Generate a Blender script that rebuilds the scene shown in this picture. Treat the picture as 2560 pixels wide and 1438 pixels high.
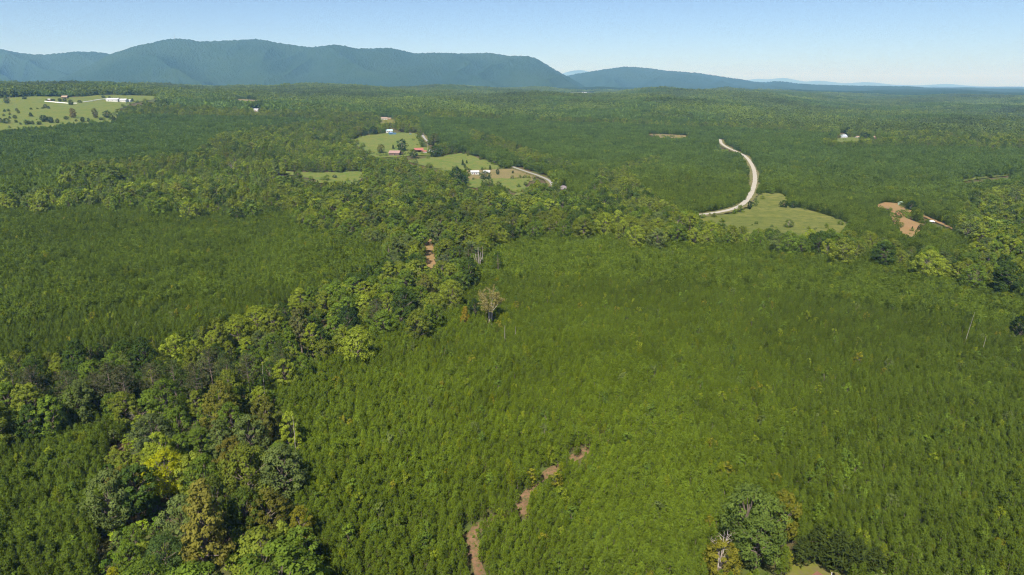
import bpy, math, random
import numpy as np
from mathutils import Vector, Matrix
from mathutils.geometry import delaunay_2d_cdt

# ------------------------------------------------------------------ camera, sky, sun, exposure
for o in list(bpy.data.objects):
    bpy.data.objects.remove(o)
scene = bpy.context.scene
COL = scene.collection
W, H, F, CX, CY, EYE = 2560.0, 1438.0, 1708.0, 1280.0, 719.0, 215.0
PITCH = math.atan((CY - EYE) / F)
CAMZ = 100.0
cam_d = bpy.data.cameras.new('camera')
cam = bpy.data.objects.new('camera', cam_d)
COL.objects.link(cam)
cam.location = (0, 0, CAMZ)
cam.rotation_euler = (math.pi / 2 - PITCH, 0, 0)
cam_d.sensor_width = 36.0
cam_d.lens = 36.0 * F / W
cam_d.clip_start = 1.0
cam_d.clip_end = 90000.0
scene.camera = cam

SUN_EL, SUN_AZ = math.radians(50), math.radians(-16)     # azimuth of the sun measured from straight behind the camera, towards the left
sun_vec = Vector((math.sin(SUN_AZ) * math.cos(SUN_EL), -math.cos(SUN_AZ) * math.cos(SUN_EL), math.sin(SUN_EL)))
world = bpy.data.worlds.new('World')
scene.world = world
world.use_nodes = True
nt = world.node_tree
nt.nodes.clear()
sky = nt.nodes.new('ShaderNodeTexSky')
sky.sky_type = 'NISHITA'
sky.sun_disc = False
sky.sun_elevation = SUN_EL
sky.sun_rotation = math.atan2(sun_vec.x, sun_vec.y)
sky.altitude = 300
sky.air_density = 0.6
sky.dust_density = 0.8
sky.ozone_density = 3.5
bg = nt.nodes.new('ShaderNodeBackground')
bg.inputs['Strength'].default_value = 0.076
wo = nt.nodes.new('ShaderNodeOutputWorld')
nt.links.new(sky.outputs[0], bg.inputs[0])
nt.links.new(bg.outputs[0], wo.inputs[0])
sl = bpy.data.lights.new('sun', 'SUN')
sl.energy = 4.8
sl.angle = math.radians(0.53)
sl.color = (1.0, 0.955, 0.88)
so = bpy.data.objects.new('sun', sl)
COL.objects.link(so)
so.location = (0, 0, 400)
so.rotation_euler = sun_vec.to_track_quat('Z', 'Y').to_euler()
vs = scene.view_settings
vs.view_transform = 'Standard'
vs.look = 'None'
vs.exposure = 0.9
vs.gamma = 1.0
vs.use_curve_mapping = False
scene.render.engine = 'CYCLES'
cy = scene.cycles
cy.use_denoising = True
cy.denoiser = 'OPENIMAGEDENOISE'
cy.denoising_prefilter = 'NONE'
cy.denoising_input_passes = 'RGB_ALBEDO_NORMAL'
cy.max_bounces = 5
cy.diffuse_bounces = 3
cy.transmission_bounces = 3
cy.transparent_max_bounces = 4
cy.volume_bounces = 0
cy.filter_width = 1.15
cy.use_light_tree = False

rng = np.random.default_rng(11)
random.seed(7)

# ------------------------------------------------------------------ photo pixel <-> place
SP, CP = math.sin(PITCH), math.cos(PITCH)
def pix_dir(px, py):
    a, b = (px - CX) / F, (CY - py) / F
    return np.array([a, CP + b * SP, -SP + b * CP])
def project(x, y, z):
    dz = z - CAMZ
    dep = y * CP - dz * SP
    up = y * SP + dz * CP
    dep = np.where(dep > 1e-3, dep, 1e-3)
    return CX + F * x / dep, CY - F * up / dep
def px_az(px, py=300):
    d = pix_dir(px, py)
    return math.atan2(d[0], d[1])

# ------------------------------------------------------------------ terrain
_lr = np.linspace(math.log(20), math.log(60000), 900)
def _prof(pts):
    r = np.array([p[0] for p in pts], float); z = np.array([p[1] for p in pts], float)
    v = np.interp(_lr, np.log(r), z)
    k = np.exp(-0.5 * (np.arange(-40, 41) / 12.0) ** 2); k /= k.sum()
    return np.convolve(np.pad(v, 40, mode='edge'), k, 'valid')
PROF_AZ = np.radians([-60, -33.5, -9.3, 10, 28, 60])
PROFS = np.stack([
    _prof([(20, 0), (500, 0), (800, 8), (1200, 30), (1700, 60), (2600, 90), (3200, 90), (5000, 60), (60000, 55)]),
    _prof([(20, 0), (500, 0), (800, 8), (1200, 37), (1700, 71), (2100, 84), (2600, 93), (3200, 93), (5000, 60), (60000, 55)]),
    _prof([(20, 0), (500, 0), (800, 2), (1020, 9), (1230, 20), (1700, 44), (2500, 70), (3300, 83), (5000, 60), (60000, 50)]),
    _prof([(20, 0), (500, 0), (800, 2), (1000, 8), (1230, 17), (1700, 30), (2500, 48), (3600, 62), (5000, 52), (60000, 45)]),
    _prof([(20, 0), (500, -1), (800, 0), (1240, 13), (1800, 16), (3500, 27), (6000, 34), (60000, 40)]),
    _prof([(20, 0), (500, -1), (800, 0), (1240, 10), (1800, 14), (3500, 25), (6000, 34), (60000, 40)])])
_ws = np.random.default_rng(5)
WAVES = [(w, a, _ws.uniform(0, 6.28), _ws.uniform(0, 6.28)) for w, a in
         ((230, 1.0), (310, 1.3), (420, 1.7), (560, 2.3), (730, 2.8), (980, 3.2), (1400, 4.2), (1900, 5.0))]
def sstep(a, b, x):
    t = np.clip((x - a) / (b - a), 0, 1)
    return t * t * (3 - 2 * t)
def terrain(x, y):
    x = np.asarray(x, float); y = np.asarray(y, float)
    r = np.sqrt(x * x + y * y) + 1e-6
    az = np.clip(np.arctan2(x, y), PROF_AZ[0] + 1e-5, PROF_AZ[-1] - 1e-5)
    lr = np.clip((np.log(np.maximum(r, 20)) - _lr[0]) / (_lr[1] - _lr[0]), 0, 898.999)
    i = lr.astype(int); f = lr - i
    j = np.clip(np.searchsorted(PROF_AZ, az) - 1, 0, len(PROF_AZ) - 2)
    g = (az - PROF_AZ[j]) / (PROF_AZ[j + 1] - PROF_AZ[j]); g = g * g * (3 - 2 * g)
    a = PROFS[j, i] * (1 - f) + PROFS[j, i + 1] * f
    b = PROFS[j + 1, i] * (1 - f) + PROFS[j + 1, i + 1] * f
    z = a * (1 - g) + b * g
    n = 0.0
    for w, am, th, ph in WAVES:
        n = n + am * np.sin((x * math.cos(th) + y * math.sin(th)) * 6.2832 / w + ph)
    return z + n * (0.12 + 0.30 * sstep(250, 900, r) + 1.25 * sstep(1200, 3000, r))
def T(x, y):
    return float(terrain(np.array([x]), np.array([y]))[0])
def ray_hit(px, py, lift=0.0):
    """where the sight line of a photo pixel meets the terrain raised by lift"""
    d = pix_dir(px, py)
    t = np.geomspace(40, 40000, 3000)
    gap = CAMZ + d[2] * t - terrain(d[0] * t, d[1] * t) - lift
    k = np.argmax(gap < 0)
    if gap[k] >= 0:
        k = 2900
    a, b = t[max(k - 1, 0)], t[k]
    for _ in range(25):
        m = 0.5 * (a + b)
        if CAMZ + d[2] * m - T(d[0] * m, d[1] * m) - lift < 0: b = m
        else: a = m
    return d[0] * b, d[1] * b
def inpoly(px, py, poly):
    px = np.asarray(px, float); py = np.asarray(py, float)
    inside = np.zeros(px.shape, bool)
    n = len(poly)
    for i in range(n):
        x1, y1 = poly[i]; x2, y2 = poly[(i + 1) % n]
        if y1 == y2: continue
        c = ((y1 > py) != (y2 > py)) & (px < (x2 - x1) * (py - y1) / (y2 - y1) + x1)
        inside ^= c
    return inside
def vnoise(x, y, scale, seed):
    r = np.random.default_rng(seed); g = r.random((64, 64))
    u = x / scale + 1000; v = y / scale + 1000
    i = np.floor(u).astype(int); j = np.floor(v).astype(int)
    f = u - i; h = v - j; f = f * f * (3 - 2 * f); h = h * h * (3 - 2 * h)
    a = g[i % 64, j % 64]; b = g[(i + 1) % 64, j % 64]; c = g[i % 64, (j + 1) % 64]; d = g[(i + 1) % 64, (j + 1) % 64]
    return (a * (1 - f) + b * f) * (1 - h) + (c * (1 - f) + d * f) * h

# ------------------------------------------------------------------ materials
def N(nt_, t, **kw):
    n = nt_.nodes.new(t)
    for k, v in kw.items():
        setattr(n, k, v)
    return n
def new_mat(name):
    m = bpy.data.materials.new(name); m.use_nodes = True
    m.node_tree.nodes.clear()
    out = N(m.node_tree, 'ShaderNodeOutputMaterial')
    return m, m.node_tree, out
def mixc(t, fac, a, b, mode='MIX'):
    n = N(t, 'ShaderNodeMix', data_type='RGBA', blend_type=mode)
    for sock, v in ((n.inputs['Factor'], fac), (n.inputs[6], a), (n.inputs[7], b)):
        if isinstance(v, bpy.types.NodeSocket): t.links.new(v, sock)
        elif isinstance(v, (int, float)): sock.default_value = v
        else: sock.default_value = (*v, 1.0)
    return n.outputs[2]
def noise(t, scale, detail=3, rough=0.55, coord=None):
    n = N(t, 'ShaderNodeTexNoise'); n.inputs['Scale'].default_value = scale
    n.inputs['Detail'].default_value = detail; n.inputs['Roughness'].default_value = rough
    if coord is None:
        g = N(t, 'ShaderNodeNewGeometry'); coord = g.outputs['Position']
    t.links.new(coord, n.inputs['Vector'])
    return n.outputs['Fac']
def ramp(t, fac, stops):
    r = N(t, 'ShaderNodeValToRGB')
    e = r.color_ramp.elements
    while len(e) < len(stops): e.new(0.5)
    for k, (p, c) in enumerate(stops):
        e[k].position = p; e[k].color = (*c, 1) if len(c) == 3 else c
    t.links.new(fac, r.inputs[0])
    return r.outputs[0]

def foliage_mat(name, transl, dark=0.62, lite=1.35):
    m, t, out = new_mat(name)
    at = N(t, 'ShaderNodeAttribute', attribute_type='INSTANCER', attribute_name='tint')
    av = N(t, 'ShaderNodeAttribute', attribute_type='GEOMETRY', attribute_name='leafvar')
    mr = N(t, 'ShaderNodeMapRange'); mr.inputs[3].default_value = dark; mr.inputs[4].default_value = lite
    t.links.new(av.outputs['Fac'], mr.inputs[0])
    sc = N(t, 'ShaderNodeVectorMath', operation='SCALE')
    t.links.new(at.outputs['Color'], sc.inputs[0]); t.links.new(mr.outputs[0], sc.inputs['Scale'])
    hs = N(t, 'ShaderNodeHueSaturation')
    mh = N(t, 'ShaderNodeMapRange'); mh.inputs[3].default_value = 0.503; mh.inputs[4].default_value = 0.497
    t.links.new(av.outputs['Fac'], mh.inputs[0]); t.links.new(mh.outputs[0], hs.inputs['Hue'])
    t.links.new(sc.outputs[0], hs.inputs['Color'])
    d = N(t, 'ShaderNodeBsdfDiffuse'); tr = N(t, 'ShaderNodeBsdfTranslucent'); mx = N(t, 'ShaderNodeMixShader')
    t.links.new(hs.outputs[0], d.inputs[0])
    yl = mixc(t, 1.0, hs.outputs[0], (1.05, 1.15, 0.6), 'MULTIPLY')
    t.links.new(yl, tr.inputs[0])
    mx.inputs[0].default_value = transl
    t.links.new(d.outputs[0], mx.inputs[1]); t.links.new(tr.outputs[0], mx.inputs[2])
    t.links.new(mx.outputs[0], out.inputs[0])
    return m
M = {}
M['needle'] = foliage_mat('pine_needles', 0.32)
M['leaf'] = foliage_mat('broad_leaves', 0.38)

def plain(name, col, rough=0.8, var=0.25, scale=3.0, metal=0.0, bump=0.0):
    m, t, out = new_mat(name)
    f = noise(t, scale, 4)
    c = mixc(t, f, tuple(v * (1 - var) for v in col), tuple(min(v * (1 + var), 1) for v in col))
    p = N(t, 'ShaderNodeBsdfPrincipled')
    t.links.new(c, p.inputs['Base Color']); p.inputs['Roughness'].default_value = rough; p.inputs['Metallic'].default_value = metal
    if bump:
        b = N(t, 'ShaderNodeBump'); b.inputs['Strength'].default_value = bump; b.inputs['Distance'].default_value = 0.1
        t.links.new(f, b.inputs['Height']); t.links.new(b.outputs[0], p.inputs['Normal'])
    t.links.new(p.outputs[0], out.inputs[0])
    return m
M['bark'] = plain('grey_brown_bark', (0.15, 0.115, 0.085), 0.9, 0.4, 2.0, bump=0.4)
M['pale_bark'] = plain('pale_bark', (0.36, 0.31, 0.25), 0.9, 0.3, 1.5, bump=0.3)
M['dead_wood'] = plain('weathered_dead_wood', (0.27, 0.235, 0.19), 0.9, 0.3, 1.2, bump=0.3)
M['gravel'] = plain('pale_gravel', (0.33, 0.30, 0.25), 0.95, 0.12, 0.35, bump=0.1)
M['asphalt'] = plain('worn_grey_asphalt', (0.23, 0.22, 0.21), 0.9, 0.15, 0.3)
M['white_paint'] = plain('white_painted_siding', (0.43, 0.43, 0.41), 0.7, 0.08, 1.0)
M['white_metal'] = plain('white_metal_roof', (0.40, 0.41, 0.42), 0.7, 0.08, 1.0)
M['red_metal'] = plain('faded_red_metal_roof', (0.27, 0.095, 0.07), 0.7, 0.2, 0.8)
M['rust_metal'] = plain('rusty_brown_sheet_roof', (0.24, 0.15, 0.13), 0.7, 0.4, 0.7)
M['old_wood'] = plain('dark_weathered_boards', (0.10, 0.07, 0.055), 0.9, 0.35, 1.5)
M['brick'] = plain('red_brown_brick', (0.28, 0.14, 0.10), 0.9, 0.2, 2.0)
M['brown_roof'] = plain('warm_brown_shingles', (0.24, 0.115, 0.068), 0.9, 0.16, 2.5, bump=0.2)
M['grey_roof'] = plain('blue_grey_metal_roof', (0.36, 0.39, 0.45), 0.5, 0.1, 1.0)
M['mauve_roof'] = plain('mauve_grey_shingles', (0.17, 0.14, 0.145), 0.9, 0.15, 1.5)
M['tan_roof'] = plain('tan_shingles', (0.27, 0.20, 0.14), 0.9, 0.15, 1.5)
M['teal_roof'] = plain('pale_teal_metal_roof', (0.35, 0.52, 0.52), 0.5, 0.1, 1.0)
M['blue_tarp'] = plain('blue_tarpaulin', (0.07, 0.155, 0.27), 0.7, 0.2, 1.0)
M['green_metal'] = plain('pale_green_metal', (0.30, 0.40, 0.30), 0.7, 0.1, 1.0)
M['glass'] = plain('dark_window_glass', (0.03, 0.04, 0.05), 0.1, 0.1, 1.0)
M['door'] = plain('painted_door', (0.25, 0.12, 0.08), 0.6, 0.1, 1.0)
M['bale_wrap'] = plain('white_plastic_wrap', (0.60, 0.60, 0.58), 0.5, 0.06, 0.4)
M['rubber'] = plain('black_rubber', (0.02, 0.02, 0.02), 0.8)
M['car_paint'] = plain('white_car_paint', (0.70, 0.70, 0.72), 0.3, 0.02)

def ground_mat():
    m, t, out = new_mat('forest_floor')
    a = noise(t, 0.9, 4, 0.7); b = noise(t, 0.05, 3)
    litter = mixc(t, a, (0.060, 0.040, 0.022), (0.125, 0.084, 0.050))
    weeds = mixc(t, a, (0.050, 0.068, 0.015), (0.088, 0.110, 0.024))
    f = ramp(t, b, [(0.40, (0, 0, 0)), (0.60, (1, 1, 1))])
    c = mixc(t, f, litter, weeds)
    p = N(t, 'ShaderNodeBsdfPrincipled'); p.inputs['Roughness'].default_value = 0.95; p.inputs['Specular IOR Level'].default_value = 0.05
    bp = N(t, 'ShaderNodeBump'); bp.inputs['Strength'].default_value = 0.6; bp.inputs['Distance'].default_value = 0.4
    t.links.new(a, bp.inputs['Height']); t.links.new(bp.outputs[0], p.inputs['Normal'])
    t.links.new(c, p.inputs['Base Color']); t.links.new(p.outputs[0], out.inputs[0])
    return m
M['ground'] = ground_mat()
def grass_mat(name, c1, c2, c3, s=0.03, streak=(1, 1)):
    m, t, out = new_mat(name)
    g = N(t, 'ShaderNodeNewGeometry'); mp = N(t, 'ShaderNodeMapping')
    mp.inputs['Scale'].default_value = (streak[0], streak[1], 1)
    t.links.new(g.outputs['Position'], mp.inputs[0])
    big = noise(t, s, 4, 0.6, mp.outputs[0]); mid = noise(t, s * 6, 4, 0.6); fine = noise(t, 1.4, 3, 0.7)
    c = mixc(t, ramp(t, big, [(0.35, (0, 0, 0)), (0.65, (1, 1, 1))]), c1, c2)
    c = mixc(t, ramp(t, mid, [(0.42, (0, 0, 0)), (0.66, (0.95, 0.95, 0.95))]), c, c3)
    c = mixc(t, fine, mixc(t, 1.0, c, (0.75, 0.75, 0.75), 'MULTIPLY'), mixc(t, 1.0, c, (1.2, 1.2, 1.2), 'MULTIPLY'))
    p = N(t, 'ShaderNodeBsdfPrincipled'); p.inputs['Roughness'].default_value = 0.95; p.inputs['Specular IOR Level'].default_value = 0.05
    t.links.new(c, p.inputs['Base Color']); t.links.new(p.outputs[0], out.inputs[0])
    return m
M['pasture'] = grass_mat('mown_pasture', (0.080, 0.128, 0.022), (0.116, 0.142, 0.028), (0.150, 0.146, 0.042))
M['meadow'] = grass_mat('olive_meadow', (0.102, 0.118, 0.024), (0.165, 0.160, 0.042), (0.076, 0.096, 0.020), 0.025, (0.35, 1.2))
M['hay'] = grass_mat('dry_hay_field', (0.165, 0.135, 0.058), (0.200, 0.155, 0.074), (0.135, 0.128, 0.042))
M['clay'] = grass_mat('bare_reddish_soil', (0.195, 0.155, 0.060), (0.255, 0.165, 0.085), (0.235, 0.135, 0.060), 0.05)
M['orange_clay'] = plain('orange_clay', (0.42, 0.155, 0.06), 0.95, 0.2, 0.5)
M['lawn'] = grass_mat('rough_yellow_lawn', (0.105, 0.115, 0.017), (0.155, 0.155, 0.030), (0.135, 0.115, 0.046), 0.12)
M['track'] = grass_mat('sandy_forest_track', (0.225, 0.132, 0.075), (0.155, 0.090, 0.051), (0.085, 0.090, 0.028), 0.22)
M['verge'] = grass_mat('road_verge_grass', (0.105, 0.118, 0.032), (0.145, 0.132, 0.048), (0.16, 0.135, 0.064), 0.08)

def hill_mat(name, c1, c2, scale, bump):
    m, t, out = new_mat(name)
    g = N(t, 'ShaderNodeNewGeometry')
    v = N(t, 'ShaderNodeTexVoronoi'); v.inputs['Scale'].default_value = scale
    t.links.new(g.outputs['Position'], v.inputs['Vector'])
    n1 = noise(t, scale * 0.12, 5, 0.65); n2 = noise(t, 0.0012, 3)
    c = mixc(t, n1, c1, c2)
    c = mixc(t, ramp(t, n2, [(0.40, (0, 0, 0)), (0.70, (0.55, 0.55, 0.55))]), c, (c2[0] * 1.15, c2[1] * 1.05, c2[2] * 0.8))
    p = N(t, 'ShaderNodeBsdfPrincipled'); p.inputs['Roughness'].default_value = 1.0
    p.inputs['Specular IOR Level'].default_value = 0.0
    mth = N(t, 'ShaderNodeMath', operation='MULTIPLY_ADD'); mth.inputs[1].default_value = -0.7
    t.links.new(v.outputs['Distance'], mth.inputs[0]); t.links.new(n1, mth.inputs[2])
    b = N(t, 'ShaderNodeBump'); b.inputs['Strength'].default_value = bump; b.inputs['Distance'].default_value = 14.0
    t.links.new(mth.outputs[0], b.inputs['Height']); t.links.new(b.outputs[0], p.inputs['Normal'])
    t.links.new(c, p.inputs['Base Color']); t.links.new(p.outputs[0], out.inputs[0])
    return m
M['hill'] = hill_mat('forested_hillside', (0.013, 0.031, 0.011), (0.034, 0.062, 0.021), 0.07, 0.7)

# ------------------------------------------------------------------ mesh helpers
class MB:
    def __init__(s): s.v = []; s.f = []; s.m = []; s.var = []
    def quad(s, pts, mi=0):
        k = len(s.v); s.v += [tuple(p) for p in pts]; s.f.append(tuple(range(k, k + len(pts)))); s.m.append(mi)
    def tube(s, pts, rads, sides=5, mi=0, cap=True):
        base = len(s.v); n = len(pts)
        for i, p in enumerate(pts):
            p = Vector(p)
            a = Vector(pts[max(i - 1, 0)]); b = Vector(pts[min(i + 1, n - 1)])
            d = (b - a).normalized() if (b - a).length > 1e-6 else Vector((0, 0, 1))
            u = d.orthogonal().normalized(); w = d.cross(u)
            for k in range(sides):
                an = 6.28318 * k / sides
                s.v.append(tuple(p + rads[i] * (u * math.cos(an) + w * math.sin(an))))
        for i in range(n - 1):
            for k in range(sides):
                a = base + i * sides + k; b = base + i * sides + (k + 1) % sides
                s.f.append((a, b, b + sides, a + sides)); s.m.append(mi)
        if cap:
            s.f.append(tuple(base + (n - 1) * sides + k for k in range(sides))); s.m.append(mi)
    def box(s, x0, x1, y0, y1, z0, z1, mi=0):
        k = len(s.v)
        s.v += [(x, y, z) for z in (z0, z1) for x, y in ((x0, y0), (x1, y0), (x1, y1), (x0, y1))]
        for f in ((3, 2, 1, 0), (4, 5, 6, 7), (0, 1, 5, 4), (1, 2, 6, 5), (2, 3, 7, 6), (3, 0, 4, 7)):
            s.f.append(tuple(k + i for i in f)); s.m.append(mi)
    def mesh(s, name, mats):
        me = bpy.data.meshes.new(name)
        me.from_pydata(s.v, [], s.f)
        for m in mats: me.materials.append(m)
        if len(mats) > 1: me.polygons.foreach_set('material_index', s.m)
        me.update()
        return me
def link(name, me, parent=None):
    o = bpy.data.objects.new(name, me); COL.objects.link(o)
    if parent: o.parent = parent
    return o
def tag(o, label=None, cat=None, group=None, kind=None):
    if label: o['label'] = label
    if cat: o['category'] = cat
    if group: o['group'] = group
    if kind: o['kind'] = kind
    return o
def empty(name, loc, rz=0.0):
    o = bpy.data.objects.new(name, None); COL.objects.link(o)
    o.location = loc; o.rotation_euler = (0, 0, rz); o.empty_display_size = 0.5
    return o

def cards(centers, normals, sizes, aspect, var, r, blades=False, ups=None):
    """many small leaf faces: arrays of centres, facing directions and sizes -> verts, faces, per-face variation"""
    n = len(centers)
    nz = normals / (np.linalg.norm(normals, axis=1, keepdims=True) + 1e-9)
    if ups is None:
        ups = r.normal(size=(n, 3))
    u = ups - nz * np.sum(ups * nz, axis=1, keepdims=True)
    u /= np.linalg.norm(u, axis=1, keepdims=True) + 1e-9
    w = np.cross(nz, u)
    s = sizes[:, None]
    if blades:                                      # a triangle: broad foot, pointed tip along u
        V = np.stack([centers - w * s * aspect * 0.5, centers + w * s * aspect * 0.5, centers + u * s], axis=1)
        k = 3
    else:                                           # irregular quad
        j = 1 + r.uniform(-0.35, 0.35, size=(n, 4))
        V = np.stack([centers - u * s * 0.5 * j[:, :1] - w * s * aspect * 0.28, centers + w * s * aspect * 0.5 * j[:, 1:2] - u * s * 0.1,
                      centers + u * s * 0.55 * j[:, 2:3] + w * s * 0.08, centers - w * s * aspect * 0.5 * j[:, 3:4] + u * s * 0.12], axis=1)
        k = 4
    return V.reshape(-1, 3), k, np.repeat(var, 1)
def cards_mesh(name, V, k, var, mats, extra=None):
    """one mesh out of n k-sided leaf faces, plus optional trunk (MB) with the second material"""
    n = len(V) // k
    ev = len(extra.v) if extra else 0
    ef = extra.f if extra else []
    me = bpy.data.meshes.new(name)
    me.vertices.add(n * k + ev)
    co = np.concatenate([V.reshape(-1), np.array(extra.v, float).reshape(-1)]) if ev else V.reshape(-1)
    me.vertices.foreach_set('co', co)
    loops = list(range(n * k)); starts = list(range(0, n * k, k)); tot = n * k
    for f in ef:
        starts.append(tot); loops += [i + n * k for i in f]; tot += len(f)
    me.loops.add(tot); me.loops.foreach_set('vertex_index', loops)
    me.polygons.add(n + len(ef)); me.polygons.foreach_set('loop_start', starts)
    for m in mats: me.materials.append(m)
    if len(mats) > 1 and ef:
        me.polygons.foreach_set('material_index', [0] * n + [1] * len(ef))
    a = me.attributes.new('leafvar', 'FLOAT', 'FACE')
    a.data.foreach_set('value', np.concatenate([var, np.full(len(ef), 0.5)]).astype(np.float32))
    me.update(calc_edges=True); me.validate()
    return me

# ---- young plantation pine, about 1 unit = 1 m, height h
def pine_parts(seed, h, rmax, ntuft, blen, bw, per=4):
    r = np.random.default_rng(seed)
    t = r.random(ntuft) ** 0.85                      # 0 at crown foot, 1 at the tip
    z0 = 0.20 * h
    z = z0 + (h - z0) * t
    prof = rmax * (1 - t) ** 0.62 * (0.55 + 0.45 * np.minimum(t / 0.22, 1))
    lob = 1 + 0.28 * np.sin(np.floor(t * 9) * 2.4 + r.random(ntuft) * 6.28)
    rad = prof * lob * np.sqrt(r.uniform(0.12, 1.0, ntuft))
    an = r.random(ntuft) * 6.28318
    c = np.stack([rad * np.cos(an), rad * np.sin(an), z - 0.12 * rad], 1)
    out = np.stack([np.cos(an), np.sin(an), np.full(ntuft, 0.35)], 1)
    cc = np.repeat(c, per, 0); oo = np.repeat(out, per, 0)
    up = oo * r.uniform(0.2, 1.0, (len(cc), 1)) + np.array([0, 0, 1.0]) * r.uniform(0.35, 1.2, (len(cc), 1)) + r.normal(size=cc.shape) * 0.38
    nrm = r.normal(size=cc.shape) * 0.8 + oo * 0.6 + np.array([0, 0, 0.5])
    size = blen * r.uniform(0.65, 1.35, len(cc))
    var = np.clip(np.repeat(r.normal(0.5, 0.13, ntuft), per) + r.normal(0, 0.07, len(cc)) + 0.35 * (np.repeat(t, per) - 0.5), 0, 1)
    V, k, var = cards(cc, nrm, size, bw, var, r, True, up)
    tr = MB()
    tr.tube([(0, 0, -0.4), (0.03, 0, h * 0.4), (0, 0.03, h * 0.93)], [0.085 * h / 7, 0.06 * h / 7, 0.012], 5)
    for q in range(7):
        a = r.random() * 6.28; zz = h * r.uniform(0.18, 0.7); L = rmax * 0.8
        tr.tube([(0, 0, zz), (L * math.cos(a), L * math.sin(a), zz + 0.25 * L)], [0.025, 0.008], 3, cap=False)
    return V, k, var, tr
# ---- broadleaf tree: limbs end in leaf clumps spread through an uneven crown
def broad_parts(seed, h, rw, nclump, nleaf, leaf, crown0=0.28, shape='round', sparse=False, ztop=1.0):
    r = np.random.default_rng(seed)
    zc0 = h * crown0; hc = h - zc0
    C = []; R = []
    tr = MB()
    lean = r.normal(0, 0.03 * h, 2)
    tr.tube([(0, 0, -0.5), (lean[0] * .3, lean[1] * .3, zc0), (lean[0], lean[1], h * 0.72)], [0.020 * h, 0.015 * h, 0.005 * h], 6)
    for i in range(nclump):
        t = (i + r.random()) / nclump
        if shape == 'round': pr = math.sqrt(max(1 - (2 * t - 0.95) ** 2 * 0.95, 0.05))
        elif shape == 'cone': pr = (1 - t) ** 0.7 * 0.95 + 0.12
        elif shape == 'vase': pr = 0.25 + 0.75 * t ** 0.6 if t < 0.85 else 0.75
        else: pr = math.sqrt(max(1 - (2 * t - 1) ** 2, 0.04)) * 0.8 + 0.15     # tall oval
        a = i * 2.39996 + r.normal(0, 0.5)
        rr = rw * pr * math.sqrt(r.uniform(0.25, 1.0)) * r.uniform(0.85, 1.12)
        z = zc0 + hc * t * 0.93 - 0.10 * rr
        c = np.array([lean[0] * z / h + rr * math.cos(a), lean[1] * z / h + rr * math.sin(a), z])
        C.append(c); R.append(rw * r.uniform(0.24, 0.42) * (1 - 0.25 * t) * min(1.0, (46.0 / nclump) ** 0.55))
        if i % max(2, nclump // 24) == 0:
            zb = zc0 * 0.9 + (z - zc0) * 0.55
            tr.tube([(lean[0] * zb / h, lean[1] * zb / h, zb), tuple((c * 0.6 + np.array([0, 0, zb]) * 0.4)), tuple(c)], [0.008 * h, 0.005 * h, 0.002 * h], 4, cap=False)
    C = np.array(C); R = np.array(R)
    d = r.normal(size=(nclump * nleaf, 3)); d[:, 2] = d[:, 2] * 0.8 + 0.25
    d /= np.linalg.norm(d, axis=1, keepdims=True)
    ci = np.repeat(np.arange(nclump), nleaf)
    rad = R[ci] * (0.45 + 0.6 * r.random(len(ci)) ** 0.5)
    P = C[ci] + d * rad[:, None] * np.array([1, 1, 0.72])
    ctr = np.array([0, 0, zc0 + hc * 0.45])
    nrm = d * 0.8 + (P - ctr) / (np.linalg.norm(P - ctr, axis=1, keepdims=True) + 1e-6) * 0.5 + r.normal(size=P.shape) * 0.40 + np.array([0, 0, 0.55])
    size = leaf * r.uniform(0.6, 1.4, len(P))
    cv = r.normal(0.5, 0.16, nclump)
    var = np.clip(cv[ci] + r.normal(0, 0.07, len(P)), 0, 1)
    V, k, var = cards(P, nrm, size, 0.8, var, r)
    return V, k, var, tr

def merge_cards(items):
    Vs, vs = [], []
    for (V, k, var), (x, y, z, s, a, dv) in items:
        ca, sa = math.cos(a), math.sin(a)
        R = np.array([[ca, sa, 0], [-sa, ca, 0], [0, 0, 1]])
        Vs.append(V @ R * s + np.array([x, y, z])); vs.append(np.clip(var + dv, 0, 1))
    return np.concatenate(Vs), items[0][0][1], np.concatenate(vs)

# ------------------------------------------------------------------ GROUND
def polar_sheet(r0, r1, dr, az0, az1, ncol, zf):
    nr = int(math.log(r1 / r0) / dr) + 1
    rr = np.geomspace(r0, r1, nr); aa = np.linspace(az0, az1, ncol)
    Rg, Ag = np.meshgrid(rr, aa, indexing='ij')
    X, Y = Rg * np.sin(Ag), Rg * np.cos(Ag)
    Z = zf(X, Y)
    idx = np.arange(nr * ncol).reshape(nr, ncol)
    q = np.stack([idx[:-1, :-1], idx[:-1, 1:], idx[1:, 1:], idx[1:, :-1]], -1).reshape(-1, 4)[:, ::-1]
    return np.stack([X, Y, Z], -1).reshape(-1, 3), q
def grid_mesh(name, V, Q, mat, smooth=True):
    me = bpy.data.meshes.new(name)
    me.vertices.add(len(V)); me.vertices.foreach_set('co', V.reshape(-1))
    me.loops.add(Q.size); me.loops.foreach_set('vertex_index', Q.reshape(-1).astype(np.int32))
    me.polygons.add(len(Q)); me.polygons.foreach_set('loop_start', np.arange(0, Q.size, 4, dtype=np.int32))
    if smooth: me.polygons.foreach_set('use_smooth', np.ones(len(Q), bool))
    me.materials.append(mat)
    me.update(calc_edges=True)
    return me
V, Q = polar_sheet(25, 42000, 0.0155, math.radians(-64), math.radians(64), 520, terrain)
tag(link('ground', grid_mesh('ground', V, Q, M['ground'])), kind='structure')

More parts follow.
